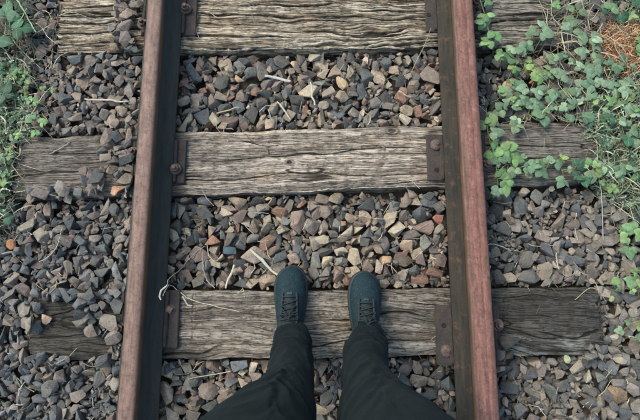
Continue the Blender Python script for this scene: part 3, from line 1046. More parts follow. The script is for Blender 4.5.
# ------------------------------------------------------------------ twigs, splinters and straws lying about: one thing each
def twig(name, pxs, r, col, label, cat, lift=0.004, flat=1.0, heights=None, seg=7):
    r *= 0.80; col = tuple(c_ * 0.80 for c_ in col)
    lift *= 0.5 if name != 'grass_blade' else 1.0
    pts = []
    for k, (px, py) in enumerate(pxs):
        p = GS(px, py, 0.0)
        # rest on the neighbourhood, not in a hole
        zz = max(surf(p.x, p.y, 4), p.z)
        hgt = heights[k] if heights else 0.0
        z = min(zz, 0.06) + lift + hgt
        x, y = G(px, py, z)
        pts.append(Vector((x, y, z)))
    if len(pts) == 2:
        zm = max(pts[0].z, pts[1].z)
        pts[0].z += (zm - pts[0].z) * 0.6; pts[1].z += (zm - pts[1].z) * 0.6
    base = pts[0].copy()
    sp = smooth_path(pts, 5)
    n = len(sp)
    sp = [p + Vector((random.gauss(0, 1), random.gauss(0, 1), 0)) * r * 0.38 for p in sp]
    rad = [r * (0.75 + 0.3 * math.sin(3.14 * i / (n - 1))) * random.uniform(0.78, 1.15) for i in range(n)]
    V, F = tube_np([p - base for p in sp], rad, seg)
    V = [(v[0], v[1], v[2] * 1.0) for v in V]
    if flat != 1.0:
        cz = [sp[i // seg].z - base.z for i in range(n * seg)]
        V = [(v[0], v[1], cz[i] + (v[2] - cz[i]) * flat) for i, v in enumerate(V)]
    bm = bmesh.new()
    bv = [bm.verts.new(v) for v in V]
    for f in F: bm.faces.new([bv[i] for i in f])
    bm.faces.new(bv[:seg][::-1]); bm.faces.new(bv[-seg:])
    bmesh.ops.recalc_face_normals(bm, faces=bm.faces)
    o = link(name, bm_mesh(name, bm, seg > 6), M_TWIG)
    o.location = base
    o.color = (*col, 1)
    tag(o, label, cat)
    return o
PALE = srgb(196, 188, 170); STRAW = srgb(178, 164, 130); GREYW = srgb(160, 158, 150); BRN = srgb(110, 92, 74)
twig("stick", [(85, 99), (107, 100), (129, 102)], 0.0048, PALE, "pale bare stick on the stones left of the left rail", "stick")
twig("splinter", [(251, 250), (277, 275)], 0.0062, PALE, "long whitish wood splinter pointing at the left shoe's toe", "splinter", flat=0.5, seg=6)
twig("splinter", [(235, 266), (225, 288)], 0.0050, PALE, "short whitish splinter touching the sleeper left of the left shoe", "splinter", flat=0.5, seg=6)
twig("splinter", [(265, 75), (290, 82)], 0.0066, srgb(190, 190, 184), "thick white splinter across the stones of the upper bay", "splinter", flat=0.5, seg=6)
twig("splinter", [(217, 113), (239, 107)], 0.0040, STRAW, "tan splinter at the left of the upper bay", "splinter", flat=0.5, seg=6)
twig("splinter", [(277, 101), (291, 120)], 0.0036, PALE, "thin pale splinter leaning down towards the middle sleeper", "splinter", flat=0.6, seg=6)
twig("splinter", [(311, 82), (314, 106)], 0.0052, PALE, "upright pale splinter at the centre of the upper bay", "splinter", flat=0.6, seg=6)
twig("twig", [(268, 109), (273, 124)], 0.0024, GREYW, "short grey twig at the foot of the upper bay", "twig")
twig("dry_stalk", [(204, 246), (190, 258), (180, 270), (168, 280), (169, 287)], 0.0020, GREYW, "thin grey stalk running from the reddish stone to the left rail", "dry stalk")
twig("dry_stalk", [(163, 296), (166, 289), (170, 285), (180, 292), (192, 300), (214, 306), (240, 312)], 0.0022, PALE, "pale bent stalk across the left plate and the sleeper stood on", "dry stalk", lift=0.012)
twig("straw", [(161, 300), (160, 293), (167, 285)], 0.0035, PALE, "folded piece of white straw on the left plate beside the square bolt", "straw", lift=0.018, flat=0.5, seg=6)
twig("straw", [(182, 296), (187, 304), (192, 306)], 0.0030, PALE, "short white straw piece at the left end of the sleeper stood on", "straw", lift=0.008, flat=0.5, seg=6)
twig("root", [(203, 252), (203, 266), (207, 280), (215, 288)], 0.0024, GREYW, "curved thin root in the lower bay near the left rail", "root")
twig("dry_stalk", [(408, 80), (418, 58), (426, 42), (431, 28)], 0.0017, STRAW, "thin straw stalk rising beside the right rail in the upper bay", "dry stalk", heights=[0, 0.02, 0.03, 0.03])
twig("dry_stalk", [(62, 229), (57, 246), (48, 257), (39, 262)], 0.0020, PALE, "curved pale stalk on the stones left of the left rail", "dry stalk")
twig("dry_stalk", [(188, 379), (210, 375), (232, 371)], 0.0020, PALE, "pale straw left of the left trouser leg below the sleeper", "dry stalk")
twig("dry_stalk", [(483, 248), (490, 244), (500, 246), (512, 251)], 0.0018, PALE, "pale stalk resting against the right rail's outer side", "dry stalk")
twig("dry_stalk", [(597, 150), (599, 175), (602, 205), (603, 240)], 0.0020, srgb(186, 176, 168), "long pale upright stalk on the right, right of the middle sleeper's end", "dry stalk", lift=0.01)
twig("dry_stalk", [(601, 292), (590, 288), (575, 300)], 0.0016, STRAW, "thin bent stalk at the right end of the sleeper stood on", "dry stalk")
twig("twig", [(49, 154), (60, 149), (70, 142)], 0.0026, GREYW, "grey twig lying on the left end of the middle sleeper", "twig")
twig("twig", [(196, 2), (197, 16), (196, 28), (199, 38)], 0.0018, srgb(176, 186, 178), "white fibre lying across the grooved sleeper by the left plate", "fibre")
twig("twig", [(524, 42), (532, 52), (546, 64), (556, 74)], 0.0020, BRN, "brown twig slanting down from the grooved sleeper's right end", "twig")
twig("twig", [(561, 30), (563, 42), (566, 54)], 0.0030, PALE, "short pale twig right of the grooved sleeper's end", "twig")
twig("twig", [(590, 30), (588, 16), (594, 4)], 0.0026, srgb(168, 150, 136), "pale branching twig at the top right among the leaves", "twig", lift=0.02)
twig("twig", [(355, 216), (362, 216), (380, 219), (398, 217)], 0.0013, PALE, "white thread of straw across the middle of the lower bay", "straw")
twig("twig", [(330, 264), (342, 272), (352, 282)], 0.0030, BRN, "brown twig between the two toes", "twig")
twig("twig", [(556, 252), (557, 262), (559, 270)], 0.0024, PALE, "short pale twig above the sleeper's right end", "twig")

# bits of straw, bark and dead leaf between the stones: litter nobody could count
def litter():
    s = Soup()
    for q in range(1700):
        x = random.uniform(-1.5, 1.6); y = random.uniform(-0.6, 1.5)
        i = int((x - GX0) / CELL); j = int((y - GY0) / CELL)
        if RAILM[i, j]: continue
        if ONS[i, j] and random.random() < 0.90: continue
        L = random.uniform(0.012, 0.060) * (1.3 if random.random() < 0.2 else 0.8)
        a = random.uniform(0, 6.283)
        p0 = Vector((x, y, 0)); p1 = p0 + Vector((math.cos(a), math.sin(a), 0)) * L
        if abs(abs(p1.x) - 0.54) < 0.09: continue
        z0, z1 = surf(p0.x, p0.y, 1), surf(p1.x, p1.y, 1)
        z0, z1 = max(z0, z1 - 0.5 * L), max(z1, z0 - 0.5 * L)
        p0.z, p1.z = z0 + 0.002, z1 + 0.002
        mid = p0.lerp(p1, 0.5) + Vector((random.gauss(0, 1), random.gauss(0, 1), abs(random.gauss(0, .3)))) * L * 0.10
        col = random.choice([PALE, STRAW, GREYW, BRN, srgb(130, 112, 84), srgb(96, 80, 62)])
        r = random.uniform(0.0005, 0.0014)
        s.tube([p0, mid, p1], [r, r * 1.1, r * 0.7], col, 4)
    o = s.build("litter", M_FIBRE)
    tag(o, "scattered bits of straw and bark between the stones", "litter", kind="stuff")
litter()

# ------------------------------------------------------------------ leaves and trailing plants
def leaf_mesh(seed, narrow=1.0):
    r = random.Random(seed)
    n = 8
    V, F = [], []
    for i in range(n + 1):
        t = i / n
        w = 0.43 * narrow * (math.sin(math.pi * min(1, t ** 0.80)) ** 0.62) * (1 - 0.22 * t) if 0 < t < 1 else 0.004
        w *= 1 + (0.03 if i % 2 else -0.02)
        zc = -0.16 * (t - 0.35) ** 2 + r.uniform(-0.01, 0.01)
        for u in (-1, -0.5, 0, 0.5, 1):
            z = zc + 0.30 * abs(u) * w * (0.9 - 0.55 * abs(u)) - 0.06 * abs(u) ** 2 + r.uniform(-0.012, 0.012) * abs(u)
            V.append((u * w + 0.03 * math.sin(t * 3 + seed), t - 0.02 * abs(u) * (1 if i % 2 else 0), z))
    for i in range(n):
        for k in range(4):
            a = i * 5 + k
            F.append((a, a + 1, a + 6, a + 5))
    me = np_mesh("leaf", np.array(V), np.array(F), True)
    me.materials.append(M_LEAF)
    return me
LEAVES = [leaf_mesh(1), leaf_mesh(2, 1.12), leaf_mesh(3, 0.86), leaf_mesh(4, 1.2), leaf_mesh(5, 0.95)]
LC = {
    'sage': [srgb(136, 166, 136), srgb(118, 150, 120), srgb(152, 178, 148), srgb(104, 138, 108), srgb(128, 152, 118)],
    'fresh': [srgb(134, 172, 112), srgb(116, 158, 102), srgb(150, 182, 120), srgb(122, 160, 116)],
    'lime': [srgb(146, 168, 104), srgb(130, 156, 96), srgb(116, 146, 98)],
    'deep': [srgb(58, 108, 80), srgb(72, 116, 88), srgb(58, 96, 74)],
}

def put_leaf(parent, org, base, az, pitch, size, col, roll=0.0):
    o = link("leaf", random.choice(LEAVES), None, parent)
    k = size
    o.location = base - org
    o.rotation_euler = Euler((pitch, roll, az), 'XYZ')
    o.scale = (k, k, k)
    j = random.uniform(0.62, 1.2)
    o.color = (col[0] * j * 0.86, col[1] * j * 0.84, col[2] * j * 0.80, 1)
    return o

def vine(pxs, tone, label, size=0.036, lift=0.022, spacing=0.055, name="trailing_vine", cat="vine", start=0.0, spread=0.02, grp="leafy vines creeping in over the ballast", alt=None):
    pts = []
    for px, py in pxs:
        p = GS(px, py, 0.0)
        z = max(p.z, surf(p.x, p.y, 3)) + lift
        x, y = G(px, py, z)
        pts.append(Vector((x, y, z)))
    path = smooth_path(pts, 6)
    size *= 0.84; spacing *= 0.54
    root = empty(name, (path[0].x, path[0].y, path[0].z))
    org = path[0].copy()
    s = Soup()
    n = len(path)
    s.tube([p - org for p in path], [0.0019 - 0.0009 * i / n for i in range(n)], srgb(112, 112, 78), 5)
    acc, last = start, path[0]
    for i in range(1, n):
        seg = path[i] - path[i - 1]
        acc += seg.length
        if acc >= spacing or i == n - 1:
            acc = random.uniform(-0.012, 0.0)
            d = math.atan2(seg.y, seg.x)
            side = random.choice((-1, 1))
            a = d + side * random.uniform(0.3, 1.3)
            L = random.uniform(0.4, 1.0) * spread
            tip = path[i] + Vector((math.cos(a) * L, math.sin(a) * L, random.uniform(0.004, 0.020)))
            mid = path[i].lerp(tip, 0.5) + Vector((0, 0, 0.006))
            s.tube([path[i] - org, mid - org, tip - org], [0.0011, 0.0009, 0.0008], srgb(128, 138, 92), 4)
            tn = tone if (alt is None or random.random() < 0.7) else alt
            cols = LC[tn]
            c = random.choice(cols)
            sz = size * random.choice([random.uniform(0.55, 0.8), random.uniform(0.85, 1.2), random.uniform(0.9, 1.3)])
            aa = a + random.gauss(0, 0.3)
            for q, da in enumerate((0, 1.25, -1.25)):
                if q and random.random() < 0.08: continue
                az = aa + da + random.gauss(0, 0.15) - math.pi / 2
                put_leaf(root, org, tip + Vector((0, 0, 0.001 * q)), az, random.gauss(-0.08, 0.22), sz * (1.08 if q == 0 else 0.88), c, random.gauss(0, 0.25))
    s.build("stem", M_FIBRE, root)
    tag(root, label, cat, grp)
    return root

vine([(478, -6), (484, 12), (487, 26), (492, 40), (493, 56)], 'fresh', "bright vine hanging beside the right rail across the grooved sleeper", 0.040, spacing=0.05)
vine([(500, 72), (503, 58), (512, 46), (522, 44), (532, 38), (540, 32)], 'sage', "small vine climbing onto the near edge of the grooved sleeper's right end", 0.038, spacing=0.055, alt='fresh')
vine([(540, 66), (530, 60), (520, 62), (512, 70), (505, 88)], 'fresh', "vine with yellow green leaves below the grooved sleeper, above the pinkish stone", 0.034, spacing=0.055, alt='lime')
vine([(560, 88), (548, 92), (536, 100), (524, 100), (512, 104), (500, 110), (494, 118)], 'sage', "sage green vine running left to the rail just above the middle sleeper", 0.038, spacing=0.045)
vine([(486, 108), (487, 126), (490, 142), (494, 156), (497, 172), (498, 190)], 'fresh', "bright green clump of vine against the right rail over the middle sleeper", 0.042, spacing=0.040, alt='sage')
vine([(500, 160), (512, 156), (524, 164), (538, 160), (550, 158), (560, 166), (564, 178)], 'sage', "vine lying along the right end of the middle sleeper", 0.037, spacing=0.050, alt='lime')
vine([(642, 62), (622, 66), (602, 68), (584, 72), (570, 66), (558, 62), (550, 72)], 'sage', "vine below the dry grass patch, reaching left past the grooved sleeper's corner", 0.038, spacing=0.040)
vine([(642, 84), (624, 88), (606, 90), (590, 86), (574, 90), (560, 84)], 'sage', "grey green vine through the middle of the thick weeds on the right", 0.040, spacing=0.036)
vine([(642, 108), (622, 104), (604, 108), (588, 102), (572, 108), (556, 104)], 'sage', "vine with round grey green leaves just above the middle sleeper's right end", 0.038, spacing=0.036, alt='fresh')
vine([(558, 118), (570, 122), (582, 116), (596, 122), (610, 118), (626, 122), (642, 116)], 'sage', "vine draped over the corner of the middle sleeper's right end", 0.036, spacing=0.040, alt='deep')
vine([(642, 142), (628, 136), (614, 142), (602, 132)], 'sage', "vine at the right edge level with the middle sleeper", 0.040, spacing=0.040, alt='deep')
vine([(568, 6), (578, 14), (572, 26), (584, 34), (590, 46), (586, 58), (592, 68)], 'sage', "large leaved vine between the grooved sleeper and the dry grass patch", 0.046, spacing=0.048)
vine([(596, 4), (608, 12), (618, 16), (630, 14), (642, 10)], 'fresh', "bright green weed in the upper right corner", 0.048, spacing=0.045, alt='deep')
vine([(575, 2), (560, 8), (556, -2)], 'fresh', "small leafy shoot at the top edge right of the grooved sleeper", 0.034, spacing=0.05)
vine([(642, 168), (626, 164), (612, 170), (600, 164), (590, 172)], 'sage', "vine to the right of the middle sleeper's end, with pale flowers of leaf", 0.038, spacing=0.040)
vine([(642, 186), (630, 182), (618, 188), (606, 184), (600, 176), (592, 166)], 'fresh', "yellowing vine near the corner of the middle sleeper's end", 0.032, spacing=0.040, alt='lime')
vine([(584, 182), (578, 176), (572, 168), (582, 176)], 'deep', "dark teal leaves at the near corner of the middle sleeper's right end", 0.038, spacing=0.040)
vine([(644, 228), (634, 234), (626, 230), (628, 246), (642, 252)], 'fresh', "fresh green weed at the right edge below the middle sleeper", 0.036, spacing=0.036)
vine([(644, 268), (634, 274), (622, 276), (620, 286), (634, 290)], 'fresh', "green weed at the right edge just above the sleeper stood on", 0.032, spacing=0.038, alt='lime')
vine([(644, 318), (634, 324), (624, 330), (632, 340), (644, 342)], 'sage', "small weed at the right edge level with the sleeper stood on", 0.024, spacing=0.040, alt='lime')
vine([(642, 30), (634, 44), (642, 52)], 'fresh', "leafy shoot at the right edge over the dry grass patch", 0.036, spacing=0.040)

vine([(552, 74), (542, 82), (534, 92), (522, 88), (512, 96)], 'sage', "short vine across the stones between the two orange toned ones on the right", 0.036, spacing=0.045, alt='fresh')
vine([(492, 62), (500, 54), (508, 58), (516, 66), (528, 72)], 'fresh', "short bright vine below the grooved sleeper, close to the right rail", 0.036, spacing=0.045, alt='lime')
vine([(548, 112), (538, 120), (526, 114), (516, 122)], 'sage', "short vine hanging over the far edge of the middle sleeper's right end", 0.034, spacing=0.045)
vine([(488, 150), (496, 146), (506, 152), (508, 166), (504, 182)], 'fresh', "big bright leaves beside the rail on the middle sleeper's right end", 0.042, spacing=0.050, alt='sage')
vine([(642, 96), (632, 100), (620, 96), (612, 112), (622, 128), (636, 130)], 'sage', "looping vine in the thickest weeds at the right edge", 0.036, spacing=0.040, alt='lime')
vine([(498, 172), (508, 164), (518, 168), (530, 164), (542, 170), (552, 164)], 'sage', "low vine crossing the near half of the middle sleeper's right end", 0.036, spacing=0.042, alt='fresh')
vine([(494, 112), (506, 106), (518, 110), (530, 106), (544, 108)], 'sage', "vine along the stones just above the middle sleeper, starting at the rail", 0.036, spacing=0.044, alt='fresh')
# small leafy plants at the left
def sprig(px, py, n, tone, size, label, lift=0.03, alt=None):
    p = GS(px, py, 0.0)
    root = empty("weed", p)
    s = Soup()
    for k in range(n):
        a = 6.283 * k / n + random.uniform(-0.4, 0.4)
        L = random.uniform(0.010, 0.035) * (size / 0.03)
        tip = Vector((math.cos(a) * L, math.sin(a) * L, lift * random.uniform(0.6, 1.3)))
        s.tube([Vector((0, 0, -0.02)), tip * 0.5 + Vector((0, 0, 0.006)), tip], [0.0012, 0.001, 0.0008], srgb(110, 124, 80), 4)
        c = random.choice(LC[tone if (alt is None or random.random() < .6) else alt])
        for q, da in enumerate((0, 1.5, -1.5)):
            put_leaf(root, Vector((0, 0, 0)), tip, a + da - math.pi / 2, random.gauss(-0.05, 0.2), size * random.uniform(0.8, 1.1), c, random.gauss(0, 0.2))
    s.build("stem", M_FIBRE, root)
    tag(root, label, "weed", "small leafy weeds at the left edge of the ballast")
sprig(42, 127, 3, 'fresh', 0.026, "bright three leaved weed touching the middle sleeper's left end")
sprig(38, 105, 2, 'fresh', 0.020, "small fresh weed just above the brightest one on the left")
sprig(22, 78, 5, 'lime', 0.019, "pale yellow green weed high on the left edge", alt='fresh')
sprig(26, 98, 4, 'lime', 0.018, "pale weed in the middle of the left hand undergrowth", alt='fresh')
sprig(51, 93, 2, 'lime', 0.016, "tiny pale weed on the stones at the left")
sprig(10, 70, 4, 'deep', 0.022, "leafy weed at the left edge under the big dark leaves")
sprig(8, 40, 4, 'deep', 0.062, "big dark green leaves in the upper left corner", 0.05)
sprig(3, 98, 3, 'deep', 0.052, "dark green broad leaves at the left edge, level with the pale stick", 0.04)
sprig(3, 222, 3, 'deep', 0.030, "small dark weed at the left edge below the middle sleeper")
sprig(4, 178, 5, 'lime', 0.022, "pale green weed at the left edge beside the middle sleeper's end", alt='sage')
sprig(16, 120, 4, 'fresh', 0.018, "small leafy weed at the left edge left of the brightest one", alt='sage')

sprig(30, 88, 5, 'sage', 0.017, "grey green weed between two pale ones on the left", alt='lime')
sprig(12, 90, 4, 'deep', 0.020, "dark weed at the left edge just above the broad dark leaves", alt='fresh')
sprig(20, 138, 4, 'sage', 0.018, "grey green weed just off the middle sleeper's left corner", alt='fresh')
sprig(12, 158, 5, 'lime', 0.017, "pale weed pressed against the middle sleeper's left end", alt='sage')
sprig(2, 196, 4, 'sage', 0.020, "sage weed at the left edge, near the middle sleeper's lower left corner", alt='deep')
sprig(18, 12, 3, 'deep', 0.036, "dark weed under the arching blades in the upper left corner")
twig("grass_blade", [(14, -4), (22, 8), (30, 22), (36, 32)], 0.0030, srgb(150, 166, 130), "pale grass blade slanting down in the upper left corner", "grass blade", lift=0.05, flat=0.3, seg=6)
twig("grass_blade", [(7, -4), (6, 14), (5, 34)], 0.0026, srgb(120, 144, 104), "upright grass blade at the upper left edge", "grass blade", lift=0.05, flat=0.3, seg=6)
twig("grass_blade", [(27, 8), (20, 20), (12, 30)], 0.0026, srgb(140, 156, 120), "grass blade crossing the pale one in the upper left corner", "grass blade", lift=0.055, flat=0.3, seg=6)
twig("dry_stalk", [(2, 58), (14, 58), (24, 62), (30, 72)], 0.0030, srgb(170, 166, 146), "pale arching stalk under the big dark leaves on the left", "dry stalk", lift=0.03)
twig("twig", [(26, 28), (34, 46), (44, 54), (52, 60)], 0.0030, srgb(96, 74, 62), "brown twig running down from the upper left corner", "twig", lift=0.01)

# fallen leaf, seed and so on
def fallen_leaf(px, py, size, col, label, az=0.3):
    p = GS(px, py, 0.0); p.z = surf(p.x, p.y, 3) + 0.004
    o = link("fallen_leaf", random.choice(LEAVES))
    o.location = p; o.scale = (size,) * 3
    o.rotation_euler = (random.gauss(0, 0.1), random.gauss(0, .15), az)
    o.color = (*col, 1)
    tag(o, label, "leaf")
fallen_leaf(567, 363, 0.034, srgb(176, 186, 140), "pale green fallen leaf near the sleeper's lower right corner", 0.2)
fallen_leaf(505, 92, 0.034, srgb(166, 182, 110), "single yellow green leaf on the pinkish stones beyond the right rail", 0.8)
fallen_leaf(622, 183, 0.034, srgb(150, 92, 62), "orange brown dead leaf among the weeds on the right", 1.2)
fallen_leaf(527, 178, 0.030, srgb(172, 174, 128), "pale folded leaf at the near edge of the middle sleeper's right end", -0.6)
fallen_leaf(611, 301, 0.022, srgb(170, 178, 120), "tiny yellowish leaf at the right end of the sleeper stood on", 0.6)
fallen_leaf(385, 150, 0.014, srgb(120, 84, 60), "tiny brown leaf lying on the middle sleeper", 0.6)

# grass, dead stems and undergrowth: nobody could count them
def in_poly(px, py, poly):
    c = False; j = len(poly) - 1
    for i in range(len(poly)):
        if (poly[i][1] > py) != (poly[j][1] > py) and px < (poly[j][0] - poly[i][0]) * (py - poly[i][1]) / (poly[j][1] - poly[i][1]) + poly[i][0]:
            c = not c
        j = i
    return c

def grass_patch(name, poly, count, cols, L, lift, label, cat, w=(0.0009, 0.0022), lean=0.8, kind_leaf=0.0, bias=None):
    s = Soup()
    xs = [p[0] for p in poly]; ys = [p[1] for p in poly]
    done = 0
    while done < count:
        px, py = random.uniform(min(xs), max(xs)), random.uniform(min(ys), max(ys))
        if not in_poly(px, py, poly): continue
        x, y = G(px, py, -0.02)
        z = surf(x, y, 1) - 0.01
        a = random.uniform(0, 6.283) if bias is None or random.random() < 0.4 else random.gauss(bias, 0.6)
        l = random.uniform(*L); h = random.uniform(*lift)
        p0 = Vector((x, y, z)); d = Vector((math.cos(a), math.sin(a), 0))
        pts = [p0, p0 + d * l * 0.30 + Vector((0, 0, h * 0.7)), p0 + d * l * 0.65 + Vector((random.gauss(0, .1) * l, random.gauss(0, .1) * l, h)), p0 + d * l + Vector((random.gauss(0, .15) * l, random.gauss(0, .15) * l, h * random.uniform(0.2, 0.9)))]
        pts = smooth_path(pts, 2)
        c = random.choice(cols); j = random.uniform(0.7, 1.25); c = (c[0] * j, c[1] * j, c[2] * j)
        s.blade(pts, random.uniform(*w), c)
        if random.random() < kind_leaf:
            # a few tiny leaflets on the stem
            for q in range(random.randint(3, 7)):
                b = pts[random.randrange(2, len(pts))]; aa = random.uniform(0, 6.283); ll = random.uniform(0.004, 0.010)
                e = b + Vector((math.cos(aa) * ll, math.sin(aa) * ll, random.uniform(-0.002, 0.003)))
                s.blade([b, b.lerp(e, 0.5) + Vector((0, 0, 0.0015)), e], ll * 0.34, c)
        done += 1
    o = s.build(name, M_FIBRE)
    tag(o, label, cat, kind="stuff")
    return o
DG = [srgb(62, 88, 64), srgb(48, 72, 56), srgb(84, 104, 78), srgb(104, 112, 90), srgb(120, 114, 94), srgb(84, 74, 60)]
PG = [srgb(150, 160, 130), srgb(128, 150, 118), srgb(170, 170, 146), srgb(104, 132, 98)]
grass_patch("grass", [(-50, -60), (34, -60), (44, 30), (34, 60), (20, 130), (14, 235), (-60, 260)], 800, DG, (0.04, 0.15), (0.01, 0.07), "tangled green grass along the left edge of the ballast", "grass", kind_leaf=0.3)
grass_patch("pale_undergrowth", [(-50, 60), (26, 60), (40, 120), (16, 140), (10, 215), (-60, 240)], 750, PG, (0.02, 0.08), (0.01, 0.06), "pale feathery undergrowth at the left end of the middle sleeper", "undergrowth", kind_leaf=0.7)
grass_patch("dead_stems", [(-30, 0), (60, 0), (66, 60), (60, 100), (30, 130), (10, 240), (-30, 240)], 130, [srgb(150, 140, 118), srgb(124, 104, 88), srgb(176, 172, 150)], (0.06, 0.20), (0.004, 0.04), "thin dead stems lying over the stones at the upper left", "dead stems", w=(0.0008, 0.0015))
grass_patch("dry_grass", [(602, 30), (622, 20), (648, 22), (670, 50), (650, 66), (628, 72), (610, 66), (600, 50)], 1500, [srgb(176, 132, 96), srgb(150, 104, 74), srgb(196, 158, 118), srgb(128, 88, 64)], (0.02, 0.07), (0.004, 0.035), "patch of orange brown dry grass at the upper right", "dry grass", w=(0.0007, 0.0016))
grass_patch("undergrowth", [(600, -40), (700, -60), (720, 230), (636, 214), (606, 196), (592, 150), (586, 110), (600, 74), (640, 70), (640, 20)], 2400, PG + DG[:3], (0.02, 0.09), (0.008, 0.05), "grey green undergrowth below the vines at the right edge", "undergrowth", kind_leaf=0.6)
grass_patch("weed_stems", [(545, 10), (660, 0), (660, 215), (600, 210), (590, 130), (520, 120), (540, 60)], 420, [srgb(150, 140, 112), srgb(170, 164, 140), srgb(120, 110, 84)], (0.06, 0.18), (0.01, 0.05), "thin pale stems trailing among the vines", "weed stems", w=(0.0008, 0.0016))
grass_patch("outer_grass", [(640, 200), (760, 200), (760, 460), (700, 460), (655, 330)], 900, DG + PG, (0.03, 0.12), (0.01, 0.06), "grass beyond the ballast on the right, out of the photo", "grass", kind_leaf=0.3)

# ------------------------------------------------------------------ the person whose legs and shoes are in view
def loft(bm, rings, n=28, caps=True):
    """rings: (centre Vector, rx, ry)"""
    vr = []
    for (c, rx, ry) in rings:
        vr.append([bm.verts.new((c[0] + math.cos(6.28318 * k / n) * rx, c[1] + math.sin(6.28318 * k / n) * ry, c[2])) for k in range(n)])
    for a, b in zip(vr[:-1], vr[1:]):
        for k in range(n):
            bm.faces.new((a[k], a[(k + 1) % n], b[(k + 1) % n], b[k]))
    if caps:
        bm.faces.new(vr[0][::-1]); bm.faces.new(vr[-1])

LEG_L = [(0.084, -0.046, -0.134, 0.050, 0.062), (0.15, -0.038, -0.163, 0.0535, 0.063), (0.22, -0.035, -0.178, 0.053, 0.064), (0.30, -0.032, -0.208, 0.058, 0.070), (0.40, -0.036, -0.238, 0.067, 0.076),
         (0.50, -0.049, -0.260, 0.082, 0.083), (0.60, -0.066, -0.272, 0.102, 0.092), (0.70, -0.080, -0.292, 0.119, 0.105), (0.82, -0.070, -0.325, 0.124, 0.116)]
LEG_R = [(0.084, 0.198, -0.144, 0.051, 0.062), (0.15, 0.188, -0.165, 0.057, 0.063), (0.22, 0.178, -0.178, 0.056, 0.064), (0.30, 0.170, -0.208, 0.060, 0.070), (0.40, 0.172, -0.238, 0.069, 0.076),
         (0.50, 0.180, -0.260, 0.085, 0.083), (0.60, 0.196, -0.272, 0.106, 0.092), (0.70, 0.209, -0.292, 0.122, 0.105), (0.82, 0.196, -0.325, 0.124, 0.116)]
PELVIS = [(0.76, 0.063, -0.345, 0.150, 0.10), (0.84, 0.063, -0.355, 0.178, 0.125), (0.92, 0.063, -0.352, 0.176, 0.125), (1.00, 0.063, -0.335, 0.160, 0.110), (1.04, 0.063, -0.325, 0.155, 0.105)]

def fused(name, shrink, voxel, low=None):
    bm = bmesh.new()
    for spec in (LEG_L, LEG_R, PELVIS):
        rings = []
        for (z, x, y, rx, ry) in spec:
            rings.append(((x, y, z if not (low and z == spec[0][0]) else low), rx * shrink, ry * shrink))
        loft(bm, rings)
    me = bm_mesh(name + "_raw", bm)
    o = bpy.data.objects.new(name + "_raw", me); COL.objects.link(o)
    rm = o.modifiers.new("r", 'REMESH'); rm.mode = 'VOXEL'; rm.voxel_size = voxel
    sm = o.modifiers.new("s", 'SMOOTH'); sm.iterations = 5; sm.factor = 0.5
    dg = bpy.context.evaluated_depsgraph_get()
    out = bpy.data.meshes.new_from_object(o.evaluated_get(dg))
    bpy.data.objects.remove(o, do_unlink=True); bpy.data.meshes.remove(me)
    out.name = name
    return out

def denim_mat():
    m, nt, p = new_mat("black_trouser_cloth")
    g = nt.nodes.new("ShaderNodeNewGeometry")
    n = noise_n(nt, g.outputs["Position"], 14, 5, 0.6); n2 = noise_n(nt, g.outputs["Position"], 700, 3, 0.6)
    r = ramp(nt, n.outputs[0], [(0.3, srgb(8, 15, 18)), (0.7, srgb(14, 23, 27))])
    r2 = ramp(nt, n2.outputs[0], [(0.3, 0.7), (0.7, 1.35)])
    nt.links.new(mixc(nt, r.outputs[0], r2.outputs[0], 1.0, 'MULTIPLY'), p.inputs["Base Color"])
    p.inputs["Roughness"].default_value = 0.9
    p.inputs["Specular IOR Level"].default_value = 0.2
    p.inputs["Sheen Weight"].default_value = 0.03
    p.inputs["Sheen Roughness"].default_value = 0.5
    p.inputs["Sheen Tint"].default_value = (0.5, 0.75, 0.85, 1)
    n3 = noise_n(nt, g.outputs["Position"], 260, 4, 0.75)
    lint = ramp(nt, n3.outputs[0], [(0.66, 0.0), (0.74, 0.35)])
    base = mixc(nt, mixc(nt, r.outputs[0], r2.outputs[0], 1.0, 'MULTIPLY'), srgb(74, 78, 76), lint.outputs[0])
    nt.links.new(base, p.inputs["Base Color"])
    nt.links.new(bump(nt, n3.outputs[0], 0.8, 0.002, bump(nt, n2.outputs[0], 0.6, 0.0008)), p.inputs["Normal"])
    return m
M_CLOTH = denim_mat()
m_, nt_k, p_k = new_mat("skin")
p_k.inputs["Base Color"].default_value = (*srgb(196, 150, 124), 1); p_k.inputs["Roughness"].default_value = 0.6
M_SKIN = m_

person = empty("person", (0.063, -0.13, 0.0))
POFF = Vector((-0.063, 0.13, 0.0))
def pchild(name, me, mat, parent=None, loc=None):
    o = link(name, me, mat, parent or person)
    o.location = POFF if parent is None else (0, 0, 0)
    return o
body_me = fused("body", 0.86, 0.012)
body_me.materials.clear()
body_me.shade_smooth()
pchild("body", body_me, M_SKIN)

tr_me = fused("trousers", 1.0, 0.0055)
tr_me.materials.clear()
nv = len(tr_me.vertices)
co = np.zeros(nv * 3, dtype=np.float32); tr_me.vertices.foreach_get("co", co); co = co.reshape(-1, 3).astype(float)
no = np.zeros(nv * 3, dtype=np.float32); tr_me.vertices.foreach_get("normal", no); no = no.reshape(-1, 3)
legc = np.where(co[:, 0] < 0.063, -0.045, 0.18)
ang = np.arctan2(co[:, 1] + 0.2, co[:, 0] - legc)
z = co[:, 2]
sd_ = np.where(co[:, 0] < 0.063, 3.0, 8.0)
